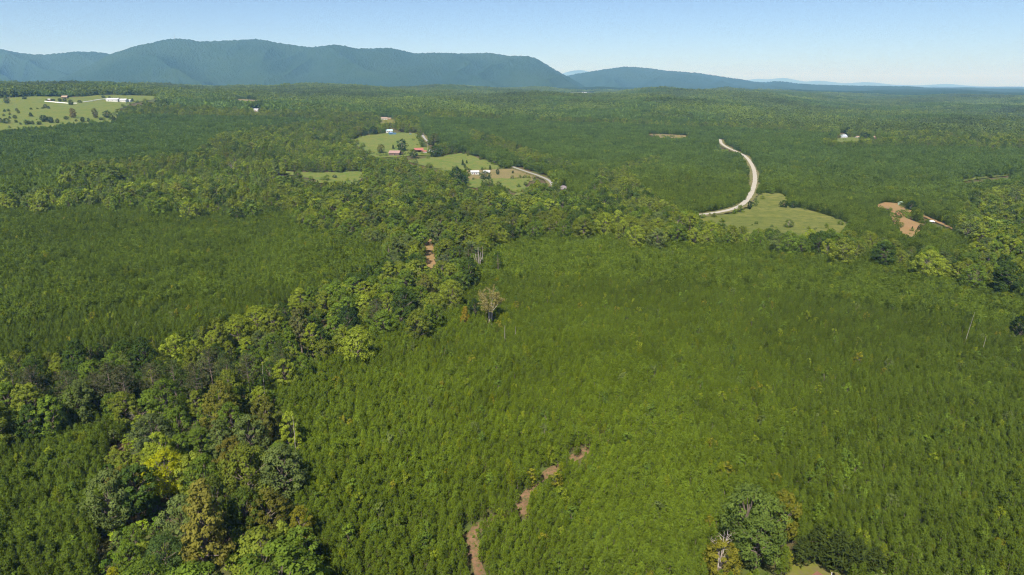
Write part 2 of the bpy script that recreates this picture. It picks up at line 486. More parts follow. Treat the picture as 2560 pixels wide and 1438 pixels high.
# far wooded country: the canopy of the forest as its own rough surface beyond the countable trees
def canopy(X, Y):
    r = np.sqrt(X * X + Y * Y)
    return terrain(X, Y) + np.where(r < 5300, 4.0, 9.0 + 7.0 * vnoise(X, Y, 16, 3) + 5 * vnoise(X, Y, 41, 4))
V, Q = polar_sheet(5200, 40000, 0.006, math.radians(-46), math.radians(46), 900, canopy)
tag(link('far_woods', grid_mesh('far_woods', V, Q, M['hill'])), 'blue-green wooded country stretching to the foot of the mountains', 'forest', kind='stuff')

def ridge(name, prof, r_foot, r_crest, r_back, spur, seed, ncol, base=45.0, label=None):
    px = np.array([p[0] for p in prof], float)
    az = np.array([px_az(p[0], p[1]) for p in prof])
    el = []
    for p in prof:
        d = pix_dir(*p); el.append(math.atan2(d[2], math.hypot(d[0], d[1])))
    A = np.linspace(az[0], az[-1], ncol)
    E = np.interp(A, az, el)
    k = np.exp(-0.5 * (np.arange(-8, 9) / 3.0) ** 2); k /= k.sum()
    E = np.convolve(np.pad(E, 8, mode='edge'), k, 'valid')
    rcr = r_crest * (1 + 0.03 * np.sin(A * 17 + seed))
    zc = CAMZ + rcr * np.tan(E)
    nf, nb = 70, 22
    tt = np.concatenate([np.linspace(0, 1, nf), 1 + np.linspace(0.06, 1, nb)])
    Tm, Am = np.meshgrid(tt, A, indexing='ij')
    RC = np.broadcast_to(rcr, Tm.shape); ZC = np.broadcast_to(zc, Tm.shape)
    Rr = np.where(Tm <= 1, r_foot + (RC - r_foot) * Tm, RC + (r_back - RC) * (Tm - 1))
    tf = np.clip(Tm, 0, 1)
    s = np.where(Tm <= 1, 0.30 * tf + 0.70 * tf ** 2.0 * (1.6 - 0.6 * tf) / 1.0, 1 - (Tm - 1) ** 0.8)
    s = np.where(Tm <= 1, np.minimum(s, 1), s)
    Hh = np.maximum(ZC - base, 5)
    u = Am * RC
    warp = 500 * vnoise(u, Rr, 2200, seed + 1)
    sp = np.abs(vnoise(u + warp + Rr * 0.35, Rr * 0.22, 620, seed + 2) * 2 - 1) + 0.5 * np.abs(vnoise(u + warp * 1.4 - Rr * 0.2, Rr * 0.3, 260, seed + 3) * 2 - 1)
    sp = sp - 0.6
    env = np.where(Tm <= 1, np.sin(np.pi * np.clip(tf, 0, 1)) ** 0.8, 0)
    Z = base + Hh * s - spur * sp * env * np.minimum(Hh / 200, 1)
    Z += (vnoise(Rr * np.sin(Am), Rr * np.cos(Am), 18, seed + 5) - 0.5) * 11 * np.minimum(1, 0.3 + tf)
    X, Y = Rr * np.sin(Am), Rr * np.cos(Am)
    n0, n1 = Tm.shape
    idx = np.arange(n0 * n1).reshape(n0, n1)
    q = np.stack([idx[:-1, :-1], idx[:-1, 1:], idx[1:, 1:], idx[1:, :-1]], -1).reshape(-1, 4)[:, ::-1]
    o = link(name, grid_mesh(name, np.stack([X, Y, Z], -1).reshape(-1, 3), q, M['hill']))
    tag(o, label, kind='structure')
    return o
RIDGE_A = [(40, 224), (90, 212), (130, 202), (170, 189), (225, 163), (275, 136), (320, 121), (350, 113), (420, 98), (445, 97), (470, 98), (495, 104), (560, 102),
           (610, 99), (635, 97), (660, 100), (700, 108), (770, 118), (800, 116), (840, 111), (860, 114), (885, 121), (930, 121), (980, 120), (1005, 126), (1030, 133), (1100, 132),
           (1160, 134), (1220, 132), (1275, 140), (1320, 140), (1340, 146), (1365, 160), (1390, 176), (1415, 189), (1440, 203), (1475, 224)]
RIDGE_B = [(-420, 118), (-200, 112), (0, 122), (30, 129), (60, 134), (110, 137), (150, 133), (190, 129), (240, 130), (275, 135), (330, 142), (420, 172), (480, 215)]
RIDGE_C = [(1330, 219), (1380, 203), (1422, 188), (1500, 175), (1560, 167), (1600, 168), (1625, 171), (1660, 176), (1750, 183), (1820, 194), (1860, 200), (1890, 205), (1915, 206),
           (1935, 203), (1960, 204), (1990, 209), (2040, 212), (2150, 215), (2280, 216), (2310, 219), (2450, 222), (2560, 223), (2800, 225)]
RIDGE_D = [(1370, 210), (1400, 184), (1430, 177), (1458, 174), (1480, 182), (1540, 200), (1700, 206), (1820, 206), (1870, 200), (1895, 196), (1925, 200), (1955, 193), (1985, 199), (2015, 206),
           (2045, 200), (2075, 205), (2120, 209), (2155, 205), (2185, 206), (2230, 212), (2300, 214), (2370, 209), (2420, 215), (2560, 219), (2700, 221)]
ridge('mountain_ridge', RIDGE_A, 5700, 8000, 9800, 120, 21, 1000)
ridge('mountain_ridge', RIDGE_B, 7000, 9800, 12000, 115, 33, 420)
ridge('mountain_ridge', RIDGE_C, 7600, 10500, 13000, 100, 47, 700, 40)
ridge('mountain_ridge', RIDGE_D, 36000, 39500, 42000, 20, 59, 300, 30)

# ------------------------------------------------------------------ open land, roads and tracks (photo outlines laid on the terrain)
FIELDS = {
 'upper': ('pasture', [(875, 352), (905, 341), (940, 336), (975, 333), (1040, 333), (1050, 345), (1051, 368), (1080, 372), (1082, 384), (1040, 386), (990, 390), (945, 392), (918, 382), (895, 366)]),
 'mid': ('pasture', [(1012, 403), (1060, 397), (1100, 392), (1152, 384), (1166, 386), (1195, 396), (1221, 406), (1250, 417), (1240, 424), (1180, 425), (1098, 424), (1040, 412)]),
 'hay': ('hay', [(1165, 427), (1240, 425), (1290, 423), (1345, 443), (1330, 447), (1250, 446), (1170, 450)]),
 'lower': ('pasture', [(1168, 451), (1240, 447), (1330, 448), (1318, 460), (1308, 480), (1290, 483), (1262, 470), (1215, 463), (1188, 472), (1166, 469)]),
 'narrow': ('pasture', [(672, 430), (700, 429), (790, 433), (900, 430), (911, 440), (895, 459), (850, 452), (790, 452), (740, 441)]),
 'meadow': ('meadow', [(1752, 546), (1850, 533), (1877, 517), (1893, 495), (1902, 485), (1925, 484), (1947, 485), (1972, 495), (1958, 516), (2010, 524), (2060, 538), (2122, 560), (2112, 570), (2000, 574), (1900, 568), (1800, 556)]),
 'clearing': ('clay', [(2188, 514), (2212, 508), (2247, 511), (2290, 535), (2258, 533), (2269, 548), (2310, 565), (2302, 578), (2286, 588), (2258, 588), (2248, 575), (2236, 561), (2221, 539), (2230, 535), (2228, 526), (2200, 522)]),
 'big': ('pasture', [(-60, 250), (0, 248), (60, 243), (110, 242), (150, 243), (200, 243), (250, 238), (320, 239), (392, 241), (384, 250), (325, 261), (300, 275), (290, 300), (250, 303), (150, 311), (60, 320), (0, 325), (-60, 327)]),
 'far': ('pasture', [(1418, 233), (1450, 230), (1492, 232), (1470, 235), (1432, 235)]),
 'tan': ('hay', [(588, 248), (640, 251), (650, 255), (600, 253)]),
 'strip2': ('hay', [(1603, 336), (1660, 337), (1716, 340), (1714, 344), (1640, 342)]),
 'yard': ('pasture', [(2092, 347), (2112, 345), (2148, 344), (2150, 351), (2092, 352)]),
 'farm': ('lawn', [(948, 300), (990, 300), (992, 305), (950, 306)]),
 'house': ('lawn', [(1958, 1442), (1985, 1412), (2020, 1404), (2050, 1412), (2085, 1424), (2110, 1440), (2150, 1520), (1880, 1520)]),
 'cut': ('pasture', [(2402, 453), (2440, 447), (2520, 439), (2520, 441), (2440, 450), (2404, 456)]),
 'gap': ('clay', [(1060, 597), (1082, 597), (1088, 664), (1066, 667)]),
}
# pixel outlines that stay open to view (no tree may stand across them)
OPEN = [v[1] for v in FIELDS.values()]
OPEN += [
 [(1152, 1336), (1180, 1332), (1186, 1352), (1196, 1392), (1212, 1438), (1234, 1520), (1196, 1520), (1186, 1438), (1180, 1390), (1170, 1350)],
 [(1300, 1282), (1303, 1253), (1314, 1238), (1320, 1243), (1313, 1263), (1309, 1283)], [(1333, 1212), (1352, 1187), (1388, 1161), (1402, 1154), (1398, 1166), (1372, 1190), (1347, 1214)],
 [(1412, 1148), (1440, 1133), (1472, 1117), (1474, 1120), (1444, 1139), (1416, 1153)],
 [(1745, 536), (1800, 527), (1835, 517), (1858, 503), (1872, 480), (1878, 452), (1876, 430), (1868, 410), (1860, 394), (1872, 398), (1886, 415), (1896, 440), (1897, 460), (1891, 485), (1882, 508), (1860, 524), (1800, 541), (1745, 546)],
 [(1796, 352), (1806, 350), (1812, 362), (1835, 376), (1830, 380), (1808, 370), (1796, 362)],
 [(1052, 334), (1060, 336), (1070, 350), (1064, 356), (1054, 346)],
 [(1286, 422), (1300, 421), (1354, 440), (1380, 452), (1376, 462), (1340, 446)],
 [(2300, 536), (2312, 538), (2360, 560), (2388, 574), (2384, 580), (2340, 566), (2306, 546)],
 [(1398, 465), (1420, 465), (1420, 471), (1398, 471)],
 [(955, 294), (977, 294), (977, 299), (955, 299)], [(962, 325), (998, 325), (998, 335), (962, 335)], [(1174, 424), (1226, 424), (1226, 439), (1174, 439)], [(2094, 334), (2118, 334), (2118, 347), (2094, 347)],
 [(2138, 338), (2149, 338), (2149, 346), (2138, 346)], [(2183, 339), (2194, 339), (2194, 346), (2183, 346)],
 [(800, 800), (815, 800), (815, 812), (800, 812)],
 [(634, 273), (648, 273), (648, 278), (634, 278)],
]
# thin-outline tracks: keep free of trees by distance instead
TRACK = [(1215, 1520), (1196, 1430), (1185, 1375), (1178, 1350), (1182, 1332), (1205, 1318), (1240, 1304), (1302, 1278), (1310, 1246), (1350, 1196), (1410, 1156), (1480, 1118), (1580, 1088), (1700, 1062), (1850, 1030), (1960, 1010)]
ROAD = [(1640, 556), (1700, 549), (1745, 542), (1800, 534), (1840, 523), (1864, 507), (1879, 484), (1887, 456), (1885, 430), (1876, 409), (1862, 393), (1838, 380), (1818, 371), (1804, 361), (1800, 351)]
LANE = [(1046, 322), (1054, 335), (1064, 351), (1082, 360), (1130, 364), (1185, 380), (1240, 402), (1270, 415), (1292, 424), (1348, 443), (1374, 456), (1382, 470)]
DRIVE = [(2286, 530), (2306, 541), (2340, 556), (2386, 576)]
WTRACK = [ray_hit(*p) for p in TRACK]

def lay_sheet(name, poly_px, mat, lift, grow=0.0):
    P = [Vector(ray_hit(*p)) for p in poly_px]
    # outline refined so its edge follows the ground and is not ruler-straight
    out = []
    rj = random.Random(len(poly_px) * 31 + int(poly_px[0][0]))
    for i in range(len(P)):
        a, b = P[i], P[(i + 1) % len(P)]
        L = (b - a).length; n = max(1, int(L / 7))
        for q in range(n):
            p = a.lerp(b, q / n)
            j = min(1.6, L * 0.06)
            out.append(p + Vector((rj.uniform(-j, j), rj.uniform(-j, j))))
    xs = [p.x for p in out]; ys = [p.y for p in out]
    step = max(6.0, math.sqrt((max(xs) - min(xs)) * (max(ys) - min(ys)) / 5000.0))
    gx, gy = np.meshgrid(np.arange(min(xs), max(xs), step), np.arange(min(ys), max(ys), step))
    gx, gy = gx.ravel(), gy.ravel()
    ins = inpoly(gx, gy, [(p.x, p.y) for p in out])
    pts = out + [Vector((a, b)) for a, b in zip(gx[ins], gy[ins])]
    n = len(out)
    res = delaunay_2d_cdt(pts, [(i, (i + 1) % n) for i in range(n)], [list(range(n))], 1, 0.01)
    vx = np.array([(v.x, v.y) for v in res[0]])
    z = terrain(vx[:, 0], vx[:, 1]) + lift
    me = bpy.data.meshes.new(name)
    me.from_pydata([(a[0], a[1], c) for a, c in zip(vx, z)], [], [tuple(f) for f in res[2]])
    me.materials.append(mat); me.update()
    if me.polygons and me.polygons[0].normal.z < 0: me.flip_normals()
    return tag(link(name, me), kind='structure')
for k, (mat, poly) in FIELDS.items():
    nm = {'pasture': 'pasture', 'hay': 'hay_field', 'meadow': 'meadow', 'clay': 'bare_clearing', 'lawn': 'lawn'}[mat]
    cyy = sum(p[1] for p in poly) / len(poly)
    e = {'meadow': 22, 'big': 7, 'upper': 4, 'house': 0, 'gap': 6}.get(k, 8)
    ext = []
    cut_y = cyy + 0.5 * (max(p[1] for p in poly) - cyy)
    for q, (a, b) in enumerate(poly):
        if b <= cut_y or not e: ext.append((a, b)); continue
        if poly[q - 1][1] <= cut_y: ext.append((a, b))
        ext.append((a, b + e))
        if poly[(q + 1) % len(poly)][1] <= cut_y: ext.append((a, b))
    if k == 'meadow':
        ext = poly[:11] + [(2128, 559), (2132, 586), (2000, 600), (1900, 594), (1800, 582), (1738, 562)]
    lay_sheet(nm, ext, M[mat], (0.22 if k in ('house', 'gap') else 0.75 + 0.03 * list(FIELDS).index(k)))
lay_sheet('clay_patch', [(2240, 535), (2250, 534), (2256, 540), (2257, 545), (2248, 544), (2241, 540)], M['orange_clay'], 1.5)

def ribbon(name, wpts, width, mat, lift, wob=0.0):
    P = [Vector(p) for p in wpts]
    # resample smoothly (Catmull-Rom)
    S = []
    for i in range(len(P) - 1):
        p0 = P[max(i - 1, 0)]; p1 = P[i]; p2 = P[i + 1]; p3 = P[min(i + 2, len(P) - 1)]
        n = max(2, int((p2 - p1).length / 4))
        for q in range(n):
            t = q / n
            S.append(0.5 * ((2 * p1) + (p2 - p0) * t + (2 * p0 - 5 * p1 + 4 * p2 - p3) * t * t + (3 * p1 - p0 - 3 * p2 + p3) * t ** 3))
    S.append(P[-1])
    rj = random.Random(4)
    v, f = [], []
    for i, p in enumerate(S):
        d = (S[min(i + 1, len(S) - 1)] - S[max(i - 1, 0)])
        d = d.normalized() if d.length > 1e-6 else Vector((0, 1))
        nrm = Vector((-d.y, d.x))
        for q in (-1, -0.5, 0, 0.5, 1):
            w = width / 2 * q + rj.uniform(-wob, wob) * abs(q)
            s = p + nrm * w
            v.append((s.x, s.y, T(s.x, s.y) + lift + (0.05 * (1 - q * q))))
    for i in range(len(S) - 1):
        for q in range(4):
            a = i * 5 + q
            f.append((a, a + 1, a + 6, a + 5))
    me = bpy.data.meshes.new(name); me.from_pydata(v, [], f); me.materials.append(mat); me.update()
    if me.polygons[0].normal.z < 0: me.flip_normals()
    return tag(link(name, me), kind='structure'), S
WROAD = [ray_hit(*p) for p in ROAD]
WLANE = [ray_hit(*p) for p in LANE]
ribbon('road_verge', WROAD, 12.0, M['verge'], 1.36, 1.2)
_, S_ROAD = ribbon('gravel_road', WROAD, 4.4, M['gravel'], 1.5, 0.25)
ribbon('road_verge', WLANE, 9.0, M['verge'], 1.36, 1.0)
_, S_LANE = ribbon('paved_lane', WLANE, 3.2, M['asphalt'], 1.5, 0.2)
_, S_DRIVE = ribbon('dirt_drive', [ray_hit(*p) for p in DRIVE], 3.2, M['clay'], 0.9, 0.8)
_, S_TRACK = ribbon('forest_track', WTRACK, 2.9, M['track'], 0.10, 0.8)

# ------------------------------------------------------------------ which kind of wood grows where (photo outlines of the canopy)
BROAD_ZONES = [
 [(-200, 1060), (130, 1045), (290, 1015), (335, 1050), (270, 1090), (250, 1180), (240, 1300), (220, 1520), (770, 1520), (800, 1390), (745, 1260), (725, 1170), (705, 1100), (735, 1040), (665, 970), (690, 925),
  (860, 880), (930, 815), (1090, 790), (1120, 735), (1180, 700), (1190, 650), (1215, 600), (1300, 575), (1230, 565), (1060, 560), (960, 600), (965, 650), (860, 695), (740, 735), (640, 775), (500, 815), (420, 865),
  (250, 850), (130, 880), (-200, 900)],
 [(-200, 485), (200, 472), (420, 470), (600, 440), (680, 455), (900, 462), (930, 430), (1000, 400), (1100, 425), (1170, 470), (1300, 482), (1340, 470), (1480, 482), (1495, 425), (1540, 420), (1600, 455), (1680, 520),
  (1740, 548), (1900, 572), (2120, 575), (2250, 605), (2420, 640), (2460, 590), (2400, 560), (2410, 500), (2470, 470), (2700, 420), (2700, 700), (2560, 692), (2440, 682), (2300, 645), (2160, 622), (1980, 602),
  (1840, 592), (1700, 592), (1600, 582), (1450, 562), (1300, 572), (1250, 592), (1060, 602), (960, 592), (800, 562), (700, 522), (560, 530), (300, 502), (-200, 512)],
 [(160, 410), (330, 395), (480, 380), (560, 330), (700, 310), (900, 290), (1040, 290), (1060, 330), (1050, 390), (900, 460), (680, 455), (600, 440), (420, 470), (200, 472), (150, 440)],
 [(1175, 322), (1240, 340), (1330, 375), (1425, 405), (1425, 425), (1330, 405), (1250, 372), (1180, 345)],
 [(1060, 360), (1130, 362), (1180, 385), (1260, 415), (1300, 425), (1400, 455), (1385, 482), (1300, 482), (1280, 440), (1150, 395), (1060, 385)],
 [(1540, 408), (1650, 388), (1655, 400), (1560, 425)],
 [(2060, 348), (2560, 335), (2700, 330), (2700, 362), (2400, 362), (2200, 358), (2060, 362)],
]
VIVID = lambda px, py: np.exp(-((px - 1330) / 720.0) ** 2 - ((py - 1050) / 420.0) ** 2)
PALETTE = [  # tint (linear), words, weight
 ((0.116, 0.170, 0.021), 'mid-green', 33), ((0.156, 0.188, 0.024), 'olive-green', 28), ((0.058, 0.094, 0.017), 'dark green', 14),
 ((0.205, 0.250, 0.026), 'yellow-green', 14), ((0.116, 0.150, 0.040), 'grey-green', 10), ((0.150, 0.145, 0.026), 'bronze-tinged', 1)]
PW = np.array([p[2] for p in PALETTE], float); PW /= PW.sum()
PT = np.array([p[0] for p in PALETTE])

def scatter(r0, r1, sx, sy, jit, rot, seed, amax=49.0):
    r = np.random.default_rng(seed)
    L = r1 * 1.05
    gx, gy = np.meshgrid(np.arange(-L, L, sx), np.arange(-L, L, sy))
    gx = gx + (np.arange(gx.shape[0]) % 2)[:, None] * sx * 0.5
    gx = gx.ravel(); gy = gy.ravel()
    c, s = math.cos(rot), math.sin(rot)
    x = gx * c - gy * s; y = gx * s + gy * c
    rr = np.hypot(x, y)
    k = (rr >= r0) & (rr < r1) & (np.abs(np.arctan2(x, y)) < math.radians(amax))
    x, y = x[k], y[k]
    x = x + r.uniform(-jit, jit, len(x)) * sx; y = y + r.uniform(-jit, jit, len(y)) * sy
    return x, y
def open_view(x, y, h, rad):
    """False where a tree of height h, crown radius rad would stand on or hide open ground the photo shows"""
    z = terrain(x, y)
    bad = np.zeros(len(x), bool)
    big = len(x) and np.min(rad) > 4.2
    S5 = [(a, b, c) for a in (0, .3, .6, .95) for b in (-.8, -.4, 0, .4, .8) for c in (-.8, 0, .8)] if big else \
         [(0, 0, 0), (0.3, 0, 0), (0.5, -0.75, 0), (0.5, 0.75, 0), (0.55, 0, 0), (0.7, 0, 0), (0.95, 0, 0), (0.8, -0.5, 0), (0.8, 0.5, 0), (0.4, -0.4, 0), (0.4, 0.4, 0)]
    for fz, fr, fd in S5:
        px, py = project(x + fr * rad, y + fd * rad, z + fz * h)
        for poly in OPEN:
            xs = [p[0] for p in poly]; ys = [p[1] for p in poly]
            near = (px > min(xs)) & (px < max(xs)) & (py > min(ys)) & (py < max(ys))
            if near.any():
                bad[near] |= inpoly(px[near], py[near], poly)
    return ~bad
def clear_of(x, y, S, dist):
    ok = np.ones(len(x), bool)
    for p in S[::2]:
        ok &= (x - p[0]) ** 2 + (y - p[1]) ** 2 > dist * dist
    return ok
def is_broad(x, y, h, seed=0):
    """the kind of wood at a place"""
    z = terrain(x, y)
    px, py = project(x, y, z + 0.75 * h)
    b = np.zeros(len(x), bool)
    for poly in BROAD_ZONES: b |= inpoly(px, py, poly)
    r = np.hypot(x, y)
    far = r > 1380
    nb = vnoise(x, y, 300, 77) * 0.6 + vnoise(x, y, 110, 78) * 0.4
    b |= far & (nb > 0.40)
    return b
YELLOWING = [[(155, 420), (200, 405), (330, 393), (328, 412), (240, 420), (165, 434)], [(1500, 412), (1560, 418), (1690, 510), (1660, 550), (1600, 525), (1500, 445)],
             [(1180, 318), (1260, 338), (1340, 375), (1330, 400), (1250, 365), (1180, 340)], [(400, 285), (700, 262), (720, 285), (420, 312)]]
def broad_tint(x, y, r_):
    n = len(x)
    i = r_.choice(len(PALETTE), n, p=PW)
    t = PT[i] * r_.uniform(0.85, 1.18, (n, 1))
    v = vnoise(x, y, 60, 91)[:, None]
    t = t * (0.85 + 0.3 * v)
    fr = (0.25 * sstep(420, 800, np.hypot(x, y)))[:, None]          # farther belts: closer to one green
    t = t * (1 - fr) + np.array([0.120, 0.164, 0.027]) * (0.75 + 0.5 * v) * fr
    px, py = project(x, y, terrain(x, y) + 10)
    for poly in YELLOWING:
        q = inpoly(px, py, poly) & (r_.random(n) < 0.5)
        t[q] = np.array([0.160, 0.195, 0.032]) * r_.uniform(0.85, 1.15, (q.sum(), 1))
    return t, i
def pine_tint(x, y, r_):
    z = terrain(x, y); px, py = project(x, y, z + 6)
    g = VIVID(px, py)[:, None]
    base = np.array([0.104, 0.147, 0.018]) * (1 - g) + np.array([0.136, 0.188, 0.014]) * g
    d = np.hypot(x, y)
    f = sstep(650, 1000, d)[:, None]
    base = base * (1 - f) + np.array([0.092, 0.142, 0.027]) * f
    v = (vnoise(x, y, 35, 14) * 0.5 + vnoise(x, y, 9, 15) * 0.5)[:, None]
    n = r_.normal(0, 0.10, (len(x), 1))
    t = base * np.clip(0.78 + 0.44 * v + n, 0.45, 1.6)
    w = r_.random((len(x), 1)) < 0.03                       # a few yellowing ones
    return np.where(w, t * np.array([1.38, 1.2, 0.9]), t)

# ------------------------------------------------------------------ tree prototypes
PINES = [pine_parts(100 + i, 7.0, 1.28 + 0.13 * (i % 4), 210, 0.48, 0.22, 6) for i in range(8)]
PINES_LO = [pine_parts(200 + i, 7.0, 1.5, 80, 0.85, 0.30, 4) for i in range(6)]
BROADS = []
for i in range(9):
    shp = ['round', 'round', 'oval', 'round', 'oval', 'cone', 'round', 'oval', 'round'][i]
    BROADS.append(broad_parts(300 + i, 15.0, [5.2, 4.7, 3.9, 5.6, 3.6, 3.7, 4.9, 4.2, 5.3][i], 92, 66, 0.36, [0.22, 0.26, 0.22, 0.3, 0.25, 0.18, 0.2, 0.3, 0.24][i], shp))
BROADS_MID = [broad_parts(340 + i, 15.0, [5.2, 4.6, 5.6, 3.8, 4.8, 4.2][i], 46, 19, 0.90, 0.15, ['round', 'oval', 'round', 'oval', 'round', 'cone'][i]) for i in range(6)]
BROADS_LO = [broad_parts(370 + i, 15.0, [5.4, 4.8, 5.8, 4.4][i], 16, 8, 2.1, 0.1, ['round', 'oval', 'round', 'round'][i]) for i in range(4)]
SAPLINGS = [broad_parts(400 + i, 5.5, 1.6, 26, 34, 0.27, 0.12, ['oval', 'cone', 'round', 'oval'][i]) for i in range(4)]

SRC = {}
def src_collection(name):
    c = bpy.data.collections.new(name); SRC[name] = c
    return c
def add_src(coll, i, me):
    o = bpy.data.objects.new('%s_%02d' % (coll.name, i), me)
    coll.objects.link(o)
def patch_pines(seed, n, size, parts):
    r = np.random.default_rng(seed); it = []
    m = int(math.ceil(math.sqrt(n))); st = size / m
    for a in range(m):
        for b in range(m):
            p = parts[r.integers(len(parts))]
            it.append(((p[0], p[1], p[2]), ((a - m / 2 + 0.5 + r.uniform(-.33, .33)) * st, (b - m / 2 + 0.5 + r.uniform(-.33, .33)) * st, r.uniform(-.6, .1), r.uniform(0.78, 1.18), r.uniform(0, 6.28), r.normal(0, 0.16))))
    return merge_cards(it)

C_P = src_collection('plantation_source')
k = 0
for p in PINES:
    add_src(C_P, k, cards_mesh('young_pine', p[0], p[1], p[2], [M['needle'], M['bark']], p[3])); k += 1
P_SINGLE = (0, k)
for i in range(8):
    add_src(C_P, k, cards_mesh('pine_cluster', *patch_pines(500 + i, 4, 4.6, PINES_LO), [M['needle']])); k += 1
P_FOUR = (8, k)
lo2 = [pine_parts(230 + i, 7.0, 1.6, 36, 1.35, 0.38, 3) for i in range(5)]
a0 = k
for i in range(8):
    add_src(C_P, k, cards_mesh('pine_cluster', *patch_pines(520 + i, 16, 9.4, lo2), [M['needle']])); k += 1
P_SIXTEEN = (a0, k)
a0 = k
lo3 = [pine_parts(250 + i, 7.5, 2.2, 9, 2.8, 0.8, 2) for i in range(5)]
for i in range(6):
    add_src(C_P, k, cards_mesh('pine_cluster', *patch_pines(540 + i, 64, 26.5, lo3), [M['needle']])); k += 1
P_LOT = (a0, k)

C_S = src_collection('sapling_source')
for i, p in enumerate(SAPLINGS):
    add_src(C_S, i, cards_mesh('sapling', p[0], p[1], p[2], [M['leaf'], M['bark']], p[3]))
C_B = src_collection('broadleaf_source')
k = 0
for p in BROADS:
    add_src(C_B, k, cards_mesh('broadleaf', p[0], p[1], p[2], [M['leaf'], M['bark']], p[3])); k += 1
B_NEAR = (0, k); a0 = k
for p in BROADS_MID:
    add_src(C_B, k, cards_mesh('broadleaf', p[0], p[1], p[2], [M['leaf'], M['bark']], p[3])); k += 1
B_MID = (a0, k); a0 = k
def patch_broad(seed, n, size):
    r = np.random.default_rng(seed); it = []; m = int(math.ceil(math.sqrt(n))); st = size / m
    for a in range(m):
        for b in range(m):
            p = BROADS_LO[r.integers(len(BROADS_LO))]
            it.append(((p[0], p[1], p[2]), ((a - m / 2 + .5 + r.uniform(-.4, .4)) * st, (b - m / 2 + .5 + r.uniform(-.4, .4)) * st, r.uniform(-2, 0), r.uniform(0.65, 1.15), r.uniform(0, 6.28), r.normal(0, 0.2))))
    return merge_cards(it)
for i in range(8):
    add_src(C_B, k, cards_mesh('broadleaf_cluster', *patch_broad(560 + i, 9, 25), [M['leaf']])); k += 1
B_NINE = (a0, k)

def gn_scatter(name, coll, pts, idx, rotz, scl, tint, label, cat, tilt=None):
    me = bpy.data.meshes.new(name)
    n = len(pts)
    me.vertices.add(n); me.vertices.foreach_set('co', np.asarray(pts, np.float32).reshape(-1))
    a = me.attributes.new('idx', 'INT', 'POINT'); a.data.foreach_set('value', np.asarray(idx, np.int32))
    rv = np.zeros((n, 3), np.float32); rv[:, 2] = rotz
    if tilt is not None: rv[:, :2] = tilt
    a = me.attributes.new('rotv', 'FLOAT_VECTOR', 'POINT'); a.data.foreach_set('vector', rv.reshape(-1))
    a = me.attributes.new('sclv', 'FLOAT_VECTOR', 'POINT'); a.data.foreach_set('vector', np.asarray(scl, np.float32).reshape(-1))
    a = me.attributes.new('tint', 'FLOAT_VECTOR', 'POINT'); a.data.foreach_set('vector', np.asarray(tint, np.float32).reshape(-1))
    me.update()
    o = link(name, me)
    g = bpy.data.node_groups.new(name + '_scatter', 'GeometryNodeTree')
    g.interface.new_socket('Geometry', in_out='INPUT', socket_type='NodeSocketGeometry')
    g.interface.new_socket('Geometry', in_out='OUTPUT', socket_type='NodeSocketGeometry')
    gi = g.nodes.new('NodeGroupInput'); go = g.nodes.new('NodeGroupOutput')
    ci = g.nodes.new('GeometryNodeCollectionInfo')
    ci.inputs['Collection'].default_value = coll
    ci.inputs['Separate Children'].default_value = True
    ci.inputs['Reset Children'].default_value = True
    ip = g.nodes.new('GeometryNodeInstanceOnPoints')
    ip.inputs['Pick Instance'].default_value = True
    def na(nm, dt):
        q = g.nodes.new('GeometryNodeInputNamedAttribute'); q.data_type = dt; q.inputs[0].default_value = nm
        return [s for s in q.outputs if s.enabled and s.name == 'Attribute'][0]
    g.links.new(gi.outputs[0], ip.inputs['Points'])
    g.links.new(ci.outputs[0], ip.inputs['Instance'])
    g.links.new(na('idx', 'INT'), ip.inputs['Instance Index'])
    g.links.new(na('rotv', 'FLOAT_VECTOR'), ip.inputs['Rotation'])
    g.links.new(na('sclv', 'FLOAT_VECTOR'), ip.inputs['Scale'])
    g.links.new(ip.outputs[0], go.inputs[0])
    md = o.modifiers.new('scatter', 'NODES'); md.node_group = g
    return tag(o, label, cat, kind='stuff')

# ------------------------------------------------------------------ single trees built as things
_share = {}
def tree_obj(name, key, parts, x, y, s, rz, tint, label, cat, group=None, leafm='leaf', barkm='bark', sxy=1.0, sink=0.15):
    if key not in _share:
        me_c = cards_mesh(key + '_crown', parts[0], parts[1], parts[2], [M[leafm]])
        me_t = parts[3].mesh(key + '_trunk', [M[barkm]])
        _share[key] = (me_c, me_t)
    mc, mt = _share[key]
    root = empty(name, (x, y, T(x, y) - sink), rz)
    root.scale = (s * sxy, s * sxy, s)
    c = link('crown', mc, root); c['tint'] = [float(v) for v in tint]
    link('trunk', mt, root)
    tag(root, label, cat, group)
    return root
MARKS = []
TAKEN = []          # (x, y, radius) places that scattered trees keep clear of
def by_top(px, py, h):
    return ray_hit(px, py, h)

